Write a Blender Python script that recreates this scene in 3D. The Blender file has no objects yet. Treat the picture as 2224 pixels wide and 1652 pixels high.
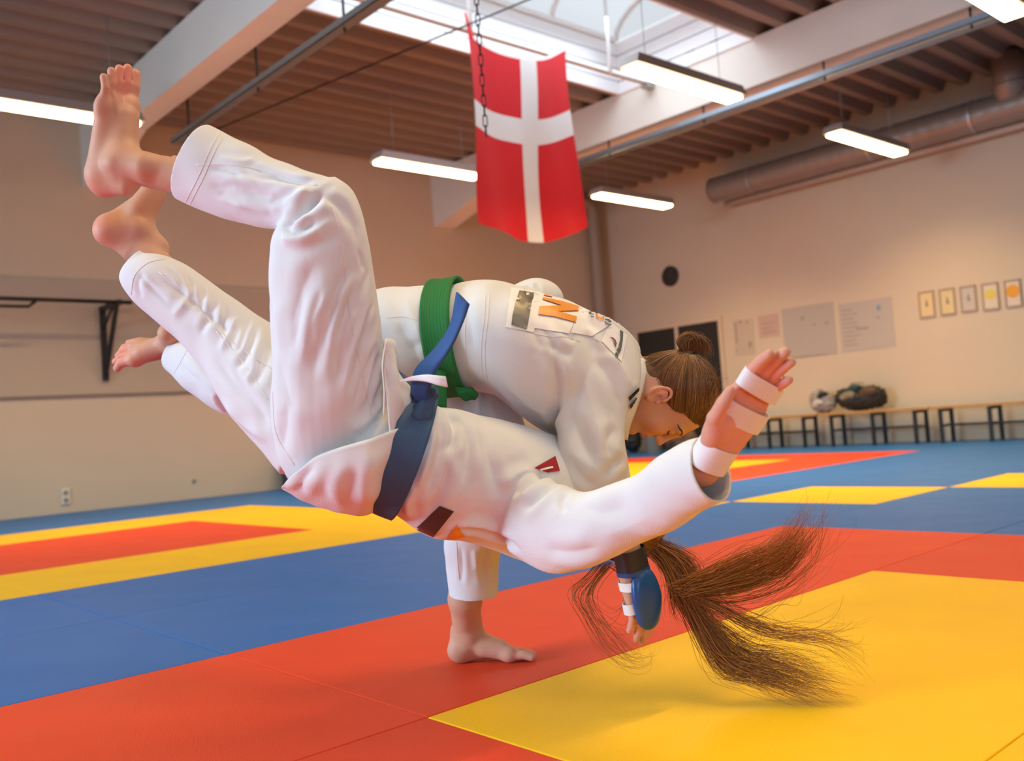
import bpy, bmesh, math, random
import numpy as np
from mathutils import Vector, Matrix
from mathutils.bvhtree import BVHTree
random.seed(7); rng = np.random.default_rng(7)
SC = bpy.context.scene
COL = SC.collection
# ------------------------------------------------------------------ camera, sky, lights, exposure
CAM = np.array([0.10641776, -0.0436496, 0.62374433]); FPX = 2014.403
YAW, PITCH, ROLL = 0.83872, 0.04596, 0.07207
FW = np.array([math.cos(PITCH)*math.cos(YAW), math.cos(PITCH)*math.sin(YAW), math.sin(PITCH)])
_r = np.cross(FW, [0, 0, 1]); _r /= np.linalg.norm(_r); _d = -np.cross(_r, FW)
RT = _r*math.cos(ROLL)+_d*math.sin(ROLL); DN = -_r*math.sin(ROLL)+_d*math.cos(ROLL)
def at(px, py, d):
    """a point of the place seen at (px,py) of the photograph, d metres along the viewing axis"""
    return CAM + (FW + RT*((px-1112)/FPX) + DN*((py-826)/FPX))*d
def on_plane(px, py, ax, val):
    r = FW + RT*((px-1112)/FPX) + DN*((py-826)/FPX)
    return CAM + r*((val-CAM[ax])/r[ax])
def to_px(P):
    q = np.asarray(P)-CAM; z = q@FW
    return 1112+FPX*(q@RT)/z, 826+FPX*(q@DN)/z, z
cd = bpy.data.cameras.new('camera'); cam = bpy.data.objects.new('camera', cd); COL.objects.link(cam)
cd.sensor_width = 36; cd.lens = FPX/2224*36; cd.clip_start = 0.05
m = Matrix.Identity(4)
for i in range(3):
    m[i][0] = RT[i]; m[i][1] = -DN[i]; m[i][2] = -FW[i]; m[i][3] = CAM[i]
cam.matrix_world = m
cd.dof.use_dof = True; cd.dof.focus_distance = 2.05; cd.dof.aperture_fstop = 3.2
SC.camera = cam
SC.view_settings.view_transform = 'Standard'; SC.view_settings.look = 'None'
SC.view_settings.gamma = 1; SC.view_settings.use_curve_mapping = False
SC.view_settings.exposure = -0.04
W = bpy.data.worlds.new('overcast'); SC.world = W; W.use_nodes = True
W.node_tree.nodes['Background'].inputs[0].default_value = (0.92, 0.96, 1.0, 1)
W.node_tree.nodes['Background'].inputs[1].default_value = 0.95
def area(name, loc, target, sx, sy, power, col, spread=180):
    l = bpy.data.lights.new(name, 'AREA'); l.shape = 'RECTANGLE'; l.size = sx; l.size_y = sy
    l.energy = power; l.color = col; l.spread = math.radians(spread)
    o = bpy.data.objects.new(name, l); COL.objects.link(o); o.location = loc
    o.rotation_euler = (Vector(target)-Vector(loc)).to_track_quat('-Z', 'Y').to_euler()
    return o
WARM = (1.0, 0.68, 0.32); DAY = (0.56, 0.79, 1.0); SKYC = (0.80, 0.90, 1.0)
area('daylight_fill_behind', (-2.0, -6.3, 2.3), (1.0, 1.5, 0.9), 4.0, 2.0, 215, DAY)      # added daylight fill from behind the camera; that wall has no windows
area('assumed_side_daylight', (-6.7, 4.6, 2.3), (0.5, 2.2, -0.6), 6.0, 2.4, 760, DAY, 130)    # daylight of windows assumed on the left; the wall is built solid
area('skylight_daylight', (6.3, 6.1, 5.0), (6.3, 6.1, 0), 3.6, 1.5, 75, SKYC, 150)
area('overhead_fill_behind', (1.5, -0.6, 4.42), (1.5, -0.6, 0), 3.2, 1.6, 40, SKYC)  # added overhead fill behind the camera; the roof is closed there
for lx, ly in ((1.9, 1.2), (-1.6, 2.5), (-1.6, -1.0), (2.5, -2.6), (5.6, -1.0), (9.6, -1.0)):
    area('pendant_lamp', (lx, ly, 3.45), (lx, ly, 0), 1.45, 0.14, 34, WARM, 140)  # assumed lamps out of view, added as bare lights without fixtures
FIX_EMIT = 15.0; LAMP_W = 58.0

# ------------------------------------------------------------------ helpers
def nd(nt, typ, **kw):
    n = nt.nodes.new(typ)
    for k, v in kw.items():
        if k.startswith('i_'):
            n.inputs[k[2:].replace('_', ' ')].default_value = v
        else: setattr(n, k, v)
    return n
def mat(name, col, rough=0.6, metal=0.0, noise=0.0, nscale=20, bump=0.0, bscale=200, bdist=0.002, spec=0.5, sss=0.0, emit=None, es=0, attr=False, rand=0.0, sheen=0.0):
    M = bpy.data.materials.new(name); M.use_nodes = True; nt = M.node_tree; b = nt.nodes['Principled BSDF']
    b.inputs['Roughness'].default_value = rough; b.inputs['Metallic'].default_value = metal
    b.inputs['Specular IOR Level'].default_value = spec
    base = (*col, 1)
    b.inputs['Base Color'].default_value = base
    tc = nd(nt, 'ShaderNodeTexCoord')
    src = None
    if attr:
        a = nd(nt, 'ShaderNodeAttribute', attribute_name='tint'); src = a.outputs['Color']
    if noise or rand:
        hsv = nd(nt, 'ShaderNodeHueSaturation'); hsv.inputs['Color'].default_value = base
        if src: nt.links.new(src, hsv.inputs['Color'])
        val = None
        if noise:
            n = nd(nt, 'ShaderNodeTexNoise'); n.inputs['Scale'].default_value = nscale; n.inputs['Detail'].default_value = 5
            nt.links.new(tc.outputs['Object'], n.inputs['Vector'])
            mr = nd(nt, 'ShaderNodeMapRange'); mr.inputs[1].default_value = 0.25; mr.inputs[2].default_value = 0.75
            mr.inputs[3].default_value = 1-noise; mr.inputs[4].default_value = 1+noise
            nt.links.new(n.outputs['Fac'], mr.inputs[0]); val = mr.outputs[0]
        if rand:
            oi = nd(nt, 'ShaderNodeObjectInfo'); mr2 = nd(nt, 'ShaderNodeMapRange')
            mr2.inputs[3].default_value = 1-rand; mr2.inputs[4].default_value = 1+rand
            nt.links.new(oi.outputs['Random'], mr2.inputs[0])
            if val:
                mu = nd(nt, 'ShaderNodeMath', operation='MULTIPLY'); nt.links.new(val, mu.inputs[0]); nt.links.new(mr2.outputs[0], mu.inputs[1]); val = mu.outputs[0]
            else: val = mr2.outputs[0]
        nt.links.new(val, hsv.inputs['Value']); src = hsv.outputs['Color']
    if src: nt.links.new(src, b.inputs['Base Color'])
    if bump:
        n2 = nd(nt, 'ShaderNodeTexNoise'); n2.inputs['Scale'].default_value = bscale; n2.inputs['Detail'].default_value = 3
        nt.links.new(tc.outputs['Object'], n2.inputs['Vector'])
        bp = nd(nt, 'ShaderNodeBump'); bp.inputs['Strength'].default_value = bump; bp.inputs['Distance'].default_value = bdist
        nt.links.new(n2.outputs['Fac'], bp.inputs['Height']); nt.links.new(bp.outputs['Normal'], b.inputs['Normal'])
    if sss:
        b.inputs['Subsurface Weight'].default_value = sss; b.inputs['Subsurface Radius'].default_value = (1.0, 0.35, 0.2)
        b.inputs['Subsurface Scale'].default_value = 0.008
    if sheen:
        b.inputs['Sheen Weight'].default_value = sheen
    if emit:
        b.inputs['Emission Color'].default_value = (*emit, 1); b.inputs['Emission Strength'].default_value = es
    return M
def weave(M, scale, strength, dist=0.001, rot=(0, 0, 0)):
    nt = M.node_tree; b = nt.nodes['Principled BSDF']
    tc = nd(nt, 'ShaderNodeTexCoord'); mp = nd(nt, 'ShaderNodeMapping'); mp.inputs['Rotation'].default_value = rot
    nt.links.new(tc.outputs['Object'], mp.inputs['Vector'])
    w1 = nd(nt, 'ShaderNodeTexWave', bands_direction='X'); w1.inputs['Scale'].default_value = scale
    w2 = nd(nt, 'ShaderNodeTexWave', bands_direction='Z'); w2.inputs['Scale'].default_value = scale
    for w in (w1, w2): nt.links.new(mp.outputs[0], w.inputs['Vector'])
    ad = nd(nt, 'ShaderNodeMath', operation='MULTIPLY'); nt.links.new(w1.outputs['Fac'], ad.inputs[0]); nt.links.new(w2.outputs['Fac'], ad.inputs[1])
    bp = nd(nt, 'ShaderNodeBump'); bp.inputs['Strength'].default_value = strength; bp.inputs['Distance'].default_value = dist
    nz = nd(nt, 'ShaderNodeTexNoise', noise_type='RIDGED_MULTIFRACTAL'); nz.inputs['Scale'].default_value = 5.0; nz.inputs['Detail'].default_value = 2.5; nz.inputs['Distortion'].default_value = 0.6
    nt.links.new(tc.outputs['Object'], nz.inputs['Vector'])
    b2 = nd(nt, 'ShaderNodeBump'); b2.inputs['Strength'].default_value = 0.16; b2.inputs['Distance'].default_value = 0.006
    nt.links.new(nz.outputs['Fac'], b2.inputs['Height']); nt.links.new(b2.outputs['Normal'], bp.inputs['Normal'])
    nt.links.new(ad.outputs[0], bp.inputs['Height']); nt.links.new(bp.outputs['Normal'], b.inputs['Normal'])
def link(name, me, parent=None, M=None, smooth=False):
    o = bpy.data.objects.new(name, me); COL.objects.link(o)
    if M is not None and not me.materials: me.materials.append(M)
    if smooth: me.polygons.foreach_set('use_smooth', np.ones(len(me.polygons), bool))
    if parent is not None:
        o.parent = parent; o.matrix_parent_inverse = Matrix.Translation(parent.location).inverted()
    return o
def bm_obj(name, bm, M, parent=None, smooth=False):
    me = bpy.data.meshes.new(name); bm.normal_update(); bm.to_mesh(me); bm.free()
    return link(name, me, parent, M, smooth)
def pyd(name, V, Fc, M, parent=None, smooth=False):
    me = bpy.data.meshes.new(name); me.from_pydata([tuple(map(float, v)) for v in V], [], [tuple(f) for f in Fc]); me.update()
    return link(name, me, parent, M, smooth)
def tag(o, label=None, cat=None, group=None, kind=None):
    if label: o['label'] = label
    if cat: o['category'] = cat
    if group: o['group'] = group
    if kind: o['kind'] = kind
    return o
def empty(name, loc, label, cat, group=None):
    o = bpy.data.objects.new(name, None); COL.objects.link(o); o.location = loc; o.empty_display_size = 0.1
    return tag(o, label, cat, group)
def box(bm, lo, hi, bev=0.0, M=None):
    lo = Vector(lo); hi = Vector(hi)
    r = bmesh.ops.create_cube(bm, size=1.0)
    vs = r['verts']
    for v in vs: v.co = Vector([lo[i]+(v.co[i]+0.5)*(hi[i]-lo[i]) for i in range(3)])
    if bev:
        es = list({e for v in vs for e in v.link_edges})
        vs = list({v for f in bmesh.ops.bevel(bm, geom=es, offset=bev, segments=2, profile=0.5, affect='EDGES')['faces'] for v in f.verts} | {v for v in vs if v.is_valid})
    if M is not None:
        for v in vs: v.co = M @ v.co
    return vs
def tube(bm, pts, r, n=8, cap=True):
    """round bar along a polyline; r number or list"""
    P = [Vector(p) for p in pts]; rs = r if hasattr(r, '__len__') else [r]*len(P)
    prev = None; rings = []
    up = None
    for i, p in enumerate(P):
        t = (P[min(i+1, len(P)-1)]-P[max(i-1, 0)]).normalized()
        if up is None:
            up = Vector((0, 0, 1)) if abs(t.z) < 0.9 else Vector((1, 0, 0))
        a = t.cross(up).normalized(); up = a.cross(t).normalized()
        ring = [bm.verts.new(p+(a*math.cos(k*2*math.pi/n)+up*math.sin(k*2*math.pi/n))*rs[i]) for k in range(n)]
        if prev:
            for k in range(n): bm.faces.new((prev[k], prev[(k+1) % n], ring[(k+1) % n], ring[k]))
        rings.append(ring); prev = ring
    if cap:
        bm.faces.new(rings[0][::-1]); bm.faces.new(rings[-1])
def box_o(name, lo, hi, M, parent=None, bev=0.0):
    bm = bmesh.new(); box(bm, lo, hi, bev); return bm_obj(name, bm, M, parent)
def tube_o(name, pts, r, M, parent=None, n=10, smooth=True):
    bm = bmesh.new(); tube(bm, pts, r, n); return bm_obj(name, bm, M, parent, smooth)

# ------------------------------------------------------------------ the hall
XW, YW, ZC = 12.2, 10.81, 4.45
XB, YB = -7.0, -6.6
m_wall = mat('painted_wall', (0.64, 0.545, 0.415), 0.75, noise=0.02, nscale=1.5, bump=0.15, bscale=120)
m_far = mat('dark_unseen_wall', (0.22, 0.20, 0.18), 0.8)  # for the walls out of view, coloured dark to cut bounced light
m_panel = mat('wall_panel_paint', (0.50, 0.43, 0.345), 0.5, noise=0.03, nscale=0.8)
m_ceil = mat('roof_sheet', (0.26, 0.21, 0.18), 0.6, noise=0.03, nscale=3)
m_beam = mat('beam_paint', (0.80, 0.76, 0.68), 0.55, noise=0.03, nscale=2)
m_white = mat('white_lacquer', (0.82, 0.83, 0.82), 0.45)
m_steel = mat('galvanised', (0.42, 0.43, 0.44), 0.42, metal=0.7, noise=0.06, nscale=8)
m_black = mat('black_metal', (0.012, 0.012, 0.013), 0.45)
m_dark = mat('dark_door', (0.018, 0.017, 0.015), 0.5)
m_slab = mat('slab', (0.2, 0.2, 0.2), 0.8)
def struct(o): o['kind'] = 'structure'; return o
T = 0.2
struct(box_o('floor', (XB-T, YB-T, -0.3), (XW+T, YW+T, -0.04), m_slab))
struct(box_o('wall_left', (XB-T, YW, -0.3), (XW+T, YW+T, 5.0), m_wall))
struct(box_o('wall_right', (XW, YB-T, -0.3), (XW+T, YW, 5.0), m_wall))
struct(box_o('wall_rear', (XB-T, YB-T, -0.3), (XB, YW, 5.0), m_far))
struct(box_o('wall_behind', (XB, YB-T, -0.3), (XW, YB, 5.0), m_far))
fl = bpy.data.objects['floor']
# mats: judo tatami 1 x 1 and 1 x 2 m, each one a piece of the floor
def matmat(name, col):
    M = mat(name, col, 0.42, noise=0.05, nscale=3.0, rand=0.04, spec=0.10)
    nt = M.node_tree; b = nt.nodes['Principled BSDF']; tc = nd(nt, 'ShaderNodeTexCoord')
    mp = nd(nt, 'ShaderNodeMapping'); mp.inputs['Scale'].default_value = (420, 420, 420); nt.links.new(tc.outputs['Object'], mp.inputs[0])
    vo = nd(nt, 'ShaderNodeTexVoronoi'); vo.inputs['Scale'].default_value = 1.0; nt.links.new(mp.outputs[0], vo.inputs['Vector'])
    bp = nd(nt, 'ShaderNodeBump'); bp.inputs['Strength'].default_value = 0.5; bp.inputs['Distance'].default_value = 0.001
    nt.links.new(vo.outputs['Distance'], bp.inputs['Height']); nt.links.new(bp.outputs['Normal'], b.inputs['Normal'])
    n = nd(nt, 'ShaderNodeTexNoise'); n.inputs['Scale'].default_value = 4; n.inputs['Detail'].default_value = 6; nt.links.new(tc.outputs['Object'], n.inputs['Vector'])
    mr = nd(nt, 'ShaderNodeMapRange'); mr.inputs[3].default_value = 0.34; mr.inputs[4].default_value = 0.5; nt.links.new(n.outputs['Fac'], mr.inputs[0]); nt.links.new(mr.outputs[0], b.inputs['Roughness'])
    # pale scuffs, short streaks of worn vinyl
    mp2 = nd(nt, 'ShaderNodeMapping'); mp2.inputs['Scale'].default_value = (2.2, 9, 1); mp2.inputs['Rotation'].default_value = (0, 0, 0.5); nt.links.new(tc.outputs['Object'], mp2.inputs[0])
    n3 = nd(nt, 'ShaderNodeTexNoise'); n3.inputs['Scale'].default_value = 3.0; n3.inputs['Detail'].default_value = 8; nt.links.new(mp2.outputs[0], n3.inputs['Vector'])
    r3 = nd(nt, 'ShaderNodeMapRange'); r3.inputs[1].default_value = 0.68; r3.inputs[2].default_value = 0.8; r3.inputs[4].default_value = 0.35; nt.links.new(n3.outputs['Fac'], r3.inputs[0])
    mx = nd(nt, 'ShaderNodeMix', data_type='RGBA'); old = b.inputs['Base Color'].links[0].from_socket
    nt.links.new(r3.outputs[0], mx.inputs[0]); nt.links.new(old, mx.inputs[6]); mx.inputs[7].default_value = (*[min(1, c*0.6+0.25) for c in col], 1)
    nt.links.new(mx.outputs[2], b.inputs['Base Color'])
    return M
m_red = matmat('mat_red', (0.79, 0.074, 0.026)); m_blue = matmat('mat_blue', (0.032, 0.165, 0.50)); m_yel = matmat('mat_yellow', (0.94, 0.56, 0.012))
GX, GY = 0.3, 0.64
def mat_colour(i, j):
    if i <= 3 and 4 <= j <= 7:
        return 'r' if (i <= 2 and 5 <= j <= 6) else 'y'
    if j <= 1 and i <= 3:
        return 'y' if (i in (1, 2) and j <= 0 and j >= -3) else 'r'
    if (i, j) in ((4, 3), (5, 2), (6, 1), (7, 0)): return 'y'
    if 4 <= j <= 8 and 5 <= i <= 9:
        return 'y' if (i <= 8 and 5 <= j <= 7 and i >= 6) else 'r'
    return 'b'
MCOL = {'r': m_red, 'b': m_blue, 'y': m_yel}
mesh_cache = {}
def mat_piece(i, j, nx, ny, c):
    x0, y0 = i+GX, j+GY
    x1, y1 = min(x0+nx, XW), min(y0+ny, YW)
    key = (round(x1-x0, 3), round(y1-y0, 3), c)
    if key not in mesh_cache:
        bm = bmesh.new(); g = 0.0012
        box(bm, (g, g, -0.04), (x1-x0-g, y1-y0-g, 0), 0.003)
        me = bpy.data.meshes.new('mat'); bm.to_mesh(me); bm.free(); me.materials.append(MCOL[c]); mesh_cache[key] = me
    o = link('mat', mesh_cache[key], fl); o.location = (x0, y0, 0)
    return o
done = set()
for j in range(-3, 11):
    for i in range(-4, 12):
        if (i, j) in done: continue
        c = mat_colour(i, j)
        nx, ny = 1, 1
        # the yellow centre and the long runs use 2 m mats
        if c == 'y' and i == 1 and j <= 0: nx = 2
        elif c == 'r' and j == 1 and i in (1,): nx = 2
        elif c == 'r' and j in (4, 8) and i in (5, 7): nx = 2
        elif c == 'b' and j in (2,) and i in (4, 6, 8, 10) and all(mat_colour(i+k, j) == 'b' for k in (0, 1)): nx = 2
        elif c == 'r' and 4 <= j <= 8 and i == 9 and j % 2 == 1: ny = 2
        for a in range(nx):
            for b in range(ny): done.add((i+a, j+b))
        mat_piece(i, j, nx, ny, c)

# ceiling: trapezoidal steel sheet, ribs running along x, an opening for the skylight
SX0, SX1, SY0, SY1 = 4.25, 8.5, 5.2, 7.02
def sheet(name, x0, x1, y0, y1):
    per = 0.32; prof = []
    k0 = math.floor(y0/per)-1; y = k0*per
    while y < y1+per:
        for dy, z in ((0, ZC), (0.10, ZC), (0.15, ZC+0.11), (0.27, ZC+0.11)): prof.append((y+dy, z))
        y += per
    def zat(q):
        for (ya, za), (yb, zb) in zip(prof, prof[1:]):
            if ya <= q <= yb: return za+(zb-za)*(q-ya)/(yb-ya)
    pr = [(y0, zat(y0))]+[p for p in prof if y0 < p[0] < y1]+[(y1, zat(y1))]
    V = []; Fc = []
    for (yy, z) in pr: V += [(x0, yy, z), (x1, yy, z)]
    for k in range(len(pr)-1): Fc.append((2*k, 2*k+1, 2*k+3, 2*k+2))
    n = len(V); V += [(x, yy, z+0.02) for (x, yy, z) in V]
    for k in range(len(pr)-1): Fc.append((n+2*k, n+2*k+2, n+2*k+3, n+2*k+1))
    return pyd(name, V, Fc, m_ceil)
ce = struct(sheet('ceiling', XB, 3.7, YB, YW))
for nm, a in (('roof_sheet', (3.7, 8.7, SY1, YW)), ('roof_sheet', (3.7, 8.7, YB, SY0)), ('roof_sheet', (3.7, SX0, SY0, SY1)), ('roof_sheet', (8.5, 8.7, SY0, SY1)), ('roof_sheet', (8.7, XW, YB, YW))):
    o = sheet(nm, *a); o.parent = ce
struct(box_o('ceiling_slab', (XB-T, YB-T, ZC+0.5), (3.7, YW+T, ZC+0.6), m_ceil)).parent = ce
for a in (((3.7, SY1+0.12, ZC+0.5), (XW+T, YW+T, ZC+0.6)), ((3.7, YB-T, ZC+0.5), (XW+T, SY0-0.12, ZC+0.6)), ((SX1+0.12, SY0-0.12, ZC+0.5), (XW+T, SY1+0.12, ZC+0.6)), ((3.7, SY0-0.12, ZC+0.5), (SX0-0.12, SY1+0.12, ZC+0.6))):
    o = box_o('ceiling_slab', *a, m_ceil); o.parent = ce
# skylight: white boarded well, arched glazing
m_board = mat('well_boards', (0.86, 0.88, 0.90), 0.5)
m_glaz = bpy.data.materials.new('skylight_glazing'); m_glaz.use_nodes = True
_nt = m_glaz.node_tree; _nt.nodes.clear()
_o = nd(_nt, 'ShaderNodeOutputMaterial'); _t = nd(_nt, 'ShaderNodeBsdfTransparent'); _g = nd(_nt, 'ShaderNodeBsdfTranslucent'); _m = nd(_nt, 'ShaderNodeMixShader')
_t.inputs[0].default_value = (0.95, 0.97, 1, 1); _g.inputs[0].default_value = (0.9, 0.93, 0.96, 1); _m.inputs[0].default_value = 0.35
_nt.links.new(_t.outputs[0], _m.inputs[1]); _nt.links.new(_g.outputs[0], _m.inputs[2]); _nt.links.new(_m.outputs[0], _o.inputs[0])
sk = struct(bpy.data.objects.new('window_1', None)); COL.objects.link(sk); sk.location = (6.37, 6.1, ZC); sk['label'] = 'arched skylight with white boarded well between the two white beams'
nb = 4; WH = 0.62
for k in range(nb):
    z0 = ZC-0.02+k*WH/nb; z1 = ZC-0.02+(k+1)*WH/nb-0.014
    for lo, hi in (((SX0-0.1, SY1, z0), (SX1+0.1, SY1+0.03, z1)), ((SX0-0.1, SY0-0.03, z0), (SX1+0.1, SY0, z1)), ((SX0-0.03, SY0, z0), (SX0, SY1, z1)), ((SX1, SY0, z0), (SX1+0.03, SY1, z1))):
        box_o('board', lo, hi, m_board, sk)
ZS = ZC+WH
def arch(y_frac):
    a = math.pi*(1-y_frac)
    return SY0+(SY1-SY0)*(0.5+0.5*math.cos(a)), ZS+0.42*math.sin(a)
for k in range(5):
    x = SX0+(SX1-SX0)*k/4
    tube_o('glazing_bar', [(x, *arch(t/12)) for t in range(13)], 0.03, m_white, sk, n=6)
for yy, zz in (arch(0.0), arch(0.5), arch(1.0)):
    box_o('glazing_bar', (SX0, yy-0.03, zz-0.02), (SX1, yy+0.03, zz+0.03), m_white, sk)
for k in range(4):
    x0 = SX0+(SX1-SX0)*k/4; x1 = SX0+(SX1-SX0)*(k+1)/4
    V = []
    for t in range(13):
        yy, zz = arch(t/12); V += [(x0, yy, zz+0.02), (x1, yy, zz+0.02)]
    pyd('pane', V, [(2*t, 2*t+1, 2*t+3, 2*t+2) for t in range(12)], m_glaz, sk, True)
for x in (SX0, SX1):
    V = [(x, *arch(t/12)) for t in range(13)]
    pyd('end_pane', V, [tuple(range(13))], m_glaz, sk)

# beams with knees at the left wall
def beam(name, x0, x1, y0, zb):
    bm = bmesh.new()
    prof = [(y0, zb), (y0, ZC), (YW, ZC), (YW, 3.62), (YW-0.12, 3.62), (YW-1.35, zb)]
    va = [bm.verts.new((x0, y, z)) for y, z in prof]; vb = [bm.verts.new((x1, y, z)) for y, z in prof]
    bm.faces.new(va); bm.faces.new(vb[::-1])
    n = len(prof)
    for k in range(n): bm.faces.new((va[k], vb[k], vb[(k+1) % n], va[(k+1) % n]))
    bmesh.ops.recalc_face_normals(bm, faces=bm.faces)
    return struct(bm_obj(name, bm, m_beam))
beam('beam_1', 3.55, 3.79, YB, 3.95); beam('beam_2', 8.52, 8.86, YB, 3.95)
# ------------------------------------------------------------------ fittings of the hall
m_lampw = mat('lamp_housing', (0.36, 0.31, 0.28), 0.45)
m_tube = mat('lamp_diffuser', (1, 0.95, 0.85), 0.5, emit=(1.0, 0.70, 0.37), es=FIX_EMIT)
def lamp(x0, y, z, L, label):
    r = empty('pendant_lamp', (x0+L/2, y, z+0.09), label, 'ceiling lamp', 'pendant fluorescent lamps')
    bm = bmesh.new()
    w0, w1 = 0.105, 0.115
    V = [(-L/2, -w1, 0), (L/2, -w1, 0), (L/2, w1, 0), (-L/2, w1, 0), (-L/2+0.04, -w0, 0.085), (L/2-0.04, -w0, 0.085), (L/2-0.04, w0, 0.085), (-L/2+0.04, w0, 0.085)]
    vs = [bm.verts.new((a+x0+L/2, b+y, c+z)) for a, b, c in V]
    for f in ((4, 5, 6, 7), (0, 1, 5, 4), (1, 2, 6, 5), (2, 3, 7, 6), (3, 0, 4, 7), (3, 2, 1, 0)): bm.faces.new([vs[k] for k in f])
    bm_obj('housing', bm, m_lampw, r)
    bm = bmesh.new(); box(bm, (x0+0.03, y-0.092, z-0.035), (x0+L-0.03, y+0.092, z+0.005), 0.018)
    bm_obj('diffuser', bm, m_tube, r)
    l = area('lamp_light', (x0+L/2, y, z-0.042), (x0+L/2, y, 0), L-0.08, 0.16, LAMP_W, WARM, 135); l.rotation_euler = (0, 0, 0); l.parent = r; l.matrix_parent_inverse = Matrix.Translation(r.location).inverted()
    for dx in (0.25, L-0.25): tube_o('wire', [(x0+dx, y, z+0.08), (x0+dx, y, ZC+0.05)], 0.003, m_steel, r, n=5)
    return r
LZ = 3.5
lamp(1.72, 8.08, LZ, 1.49, 'long pendant fluorescent lamp behind the upper raised bare foot')
lamp(5.62, 8.0, LZ, 1.45, 'pendant fluorescent lamp whose end tucks behind the red flag')
lamp(8.97, 7.96, LZ, 1.52, 'pendant fluorescent lamp hanging between the flag and the round duct')
lamp(5.98, 4.80, LZ, 1.56, 'large grey pendant lamp hanging in front of the white beam beside the skylight')
lamp(9.40, 4.87, LZ, 1.62, 'pendant fluorescent lamp in front of the round spiral duct')
lamp(6.45, 2.47, LZ, 1.46, 'pendant lamp cut by the upper right corner of the picture, near the tray end')
# cable trays hung below the beams
m_tray = mat('tray_zinc', (0.40, 0.50, 0.58), 0.35, metal=0.75)
m_trayd = mat('tray_grey', (0.22, 0.23, 0.22), 0.5, metal=0.4)
def tray(x, z, y0, y1, hang, label, M, zt):
    r = empty('cable_tray', (x, (y0+y1)/2, z), label, 'cable tray', 'cable trays under the roof')
    bm = bmesh.new(); box(bm, (x-0.05, y0, z), (x+0.05, y1, z+0.008)); box(bm, (x-0.05, y0, z), (x-0.044, y1, z+0.06)); box(bm, (x+0.044, y0, z), (x+0.05, y1, z+0.06))
    bm_obj('channel', bm, M, r)
    for y in hang:
        tube_o('hanger', [(x, y, z-0.03), (x, y, zt)], 0.011, m_black, r, n=6)
    for k, dx in enumerate((-0.02, 0.012)): tube_o('cable', [(x+dx, y0+0.02, z+0.024), (x+dx, y1-0.02, z+0.024)], 0.014, m_black, r, 6)
tray(3.98, 3.75, 1.0, 9.2, (5.9, 7.35, 8.85, 3.2, 4.6), 'dark grey cable tray hanging between left beam and skylight', m_trayd, ZC)
tray(8.56, 3.79, 0.6, 8.6, (7.3, 5.9, 4.45, 3.05, 1.7), 'blue grey cable tray running along the white beam right of the flag', m_tray, 4.0)
tube_o('conduit', [(9.15, 0.8, 3.98), (9.15, 9.9, 3.98)], 0.022, m_steel)
tag(bpy.data.objects['conduit'], 'thin brown grey conduit under the ribbed roof, beside the blue grey tray', 'pipe')
# spiral duct on the right wall
m_duct = mat('duct_zinc', (0.30, 0.26, 0.225), 0.45, metal=0.35, noise=0.05, nscale=6)
r = empty('ventilation_duct', (11.72, 4.5, 3.87), 'brown grey round spiral duct high on the right wall', 'duct')
bm = bmesh.new(); yy = np.linspace(8.1, -2.0, 240)
tube(bm, [(11.78, y, 3.90) for y in yy], [0.185+(0.006 if k % 4 == 0 else 0) for k in range(len(yy))], 28)
bm_obj('duct_pipe', bm, m_duct, r, True)
bm = bmesh.new(); tube(bm, [(11.78, 3.85, 3.95), (11.78, 3.85, 4.5)], 0.2, 24); tube(bm, [(11.78, 3.85, 4.12), (11.78, 3.85, 4.15)], 0.215, 24)
bm_obj('branch', bm, m_duct, r, True)
for y in (7.4, 5.6, 4.3, 2.2):
    bm = bmesh.new(); tube(bm, [(11.78, y-0.02, 3.90), (11.78, y+0.02, 3.90)], 0.195, 24); bm_obj('clamp', bm, m_steel, r)
tube_o('heating_pipe', [(11.98, 8.05, 3.70), (11.98, -2.0, 3.70)], 0.045, mat('pipe_paint', (0.5, 0.42, 0.35), 0.5))
tag(bpy.data.objects['heating_pipe'], 'slim painted pipe running just below the round spiral duct', 'pipe')
# brown steel downpipe in the corner
bm = bmesh.new(); tube(bm, [(11.25, YW-0.16, 4.30), (11.72, YW-0.16, 4.30), (11.84, YW-0.16, 4.22), (11.86, YW-0.16, 4.05), (11.86, YW-0.16, 0.0)], 0.10, 14)
tag(bm_obj('downpipe', bm, mat('downpipe_paint', (0.36, 0.30, 0.24), 0.55), None, True), 'brown downpipe in the hall corner right of the red flag', 'pipe')
# wall panel, pull-up bar, socket
struct(box_o('trim_1', (-6.5, YW-0.025, 1.285), (9.4, YW, 2.575), m_panel, None, 0.004))
struct(box_o('trim_2', (-6.5, YW-0.035, 1.262), (9.4, YW, 1.285), mat('panel_rail', (0.25, 0.21, 0.18), 0.5)))
r = empty('pull_up_bar', (2.0, YW-0.3, 2.2), 'black wall mounted pull up bar bracket on the left wall', 'pull up bar')
for bx in (3.68, 1.2):
    bm = bmesh.new()
    box(bm, (bx-0.03, YW-0.075, 1.43), (bx+0.03, YW-0.026, 2.27))
    box(bm, (bx-0.025, YW-0.62, 2.215), (bx+0.025, YW-0.03, 2.27))
    tube(bm, [(bx, YW-0.06, 1.5), (bx, YW-0.52, 2.23)], 0.028, 6)
    tube(bm, [(bx, YW-0.06, 2.02), (bx, YW-0.40, 2.23)], 0.018, 6)
    bm_obj('bracket', bm, m_black, r)
tube_o('bar', [(3.82, YW-0.58, 2.245), (0.9, YW-0.58, 2.245)], 0.022, m_black, r)
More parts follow.
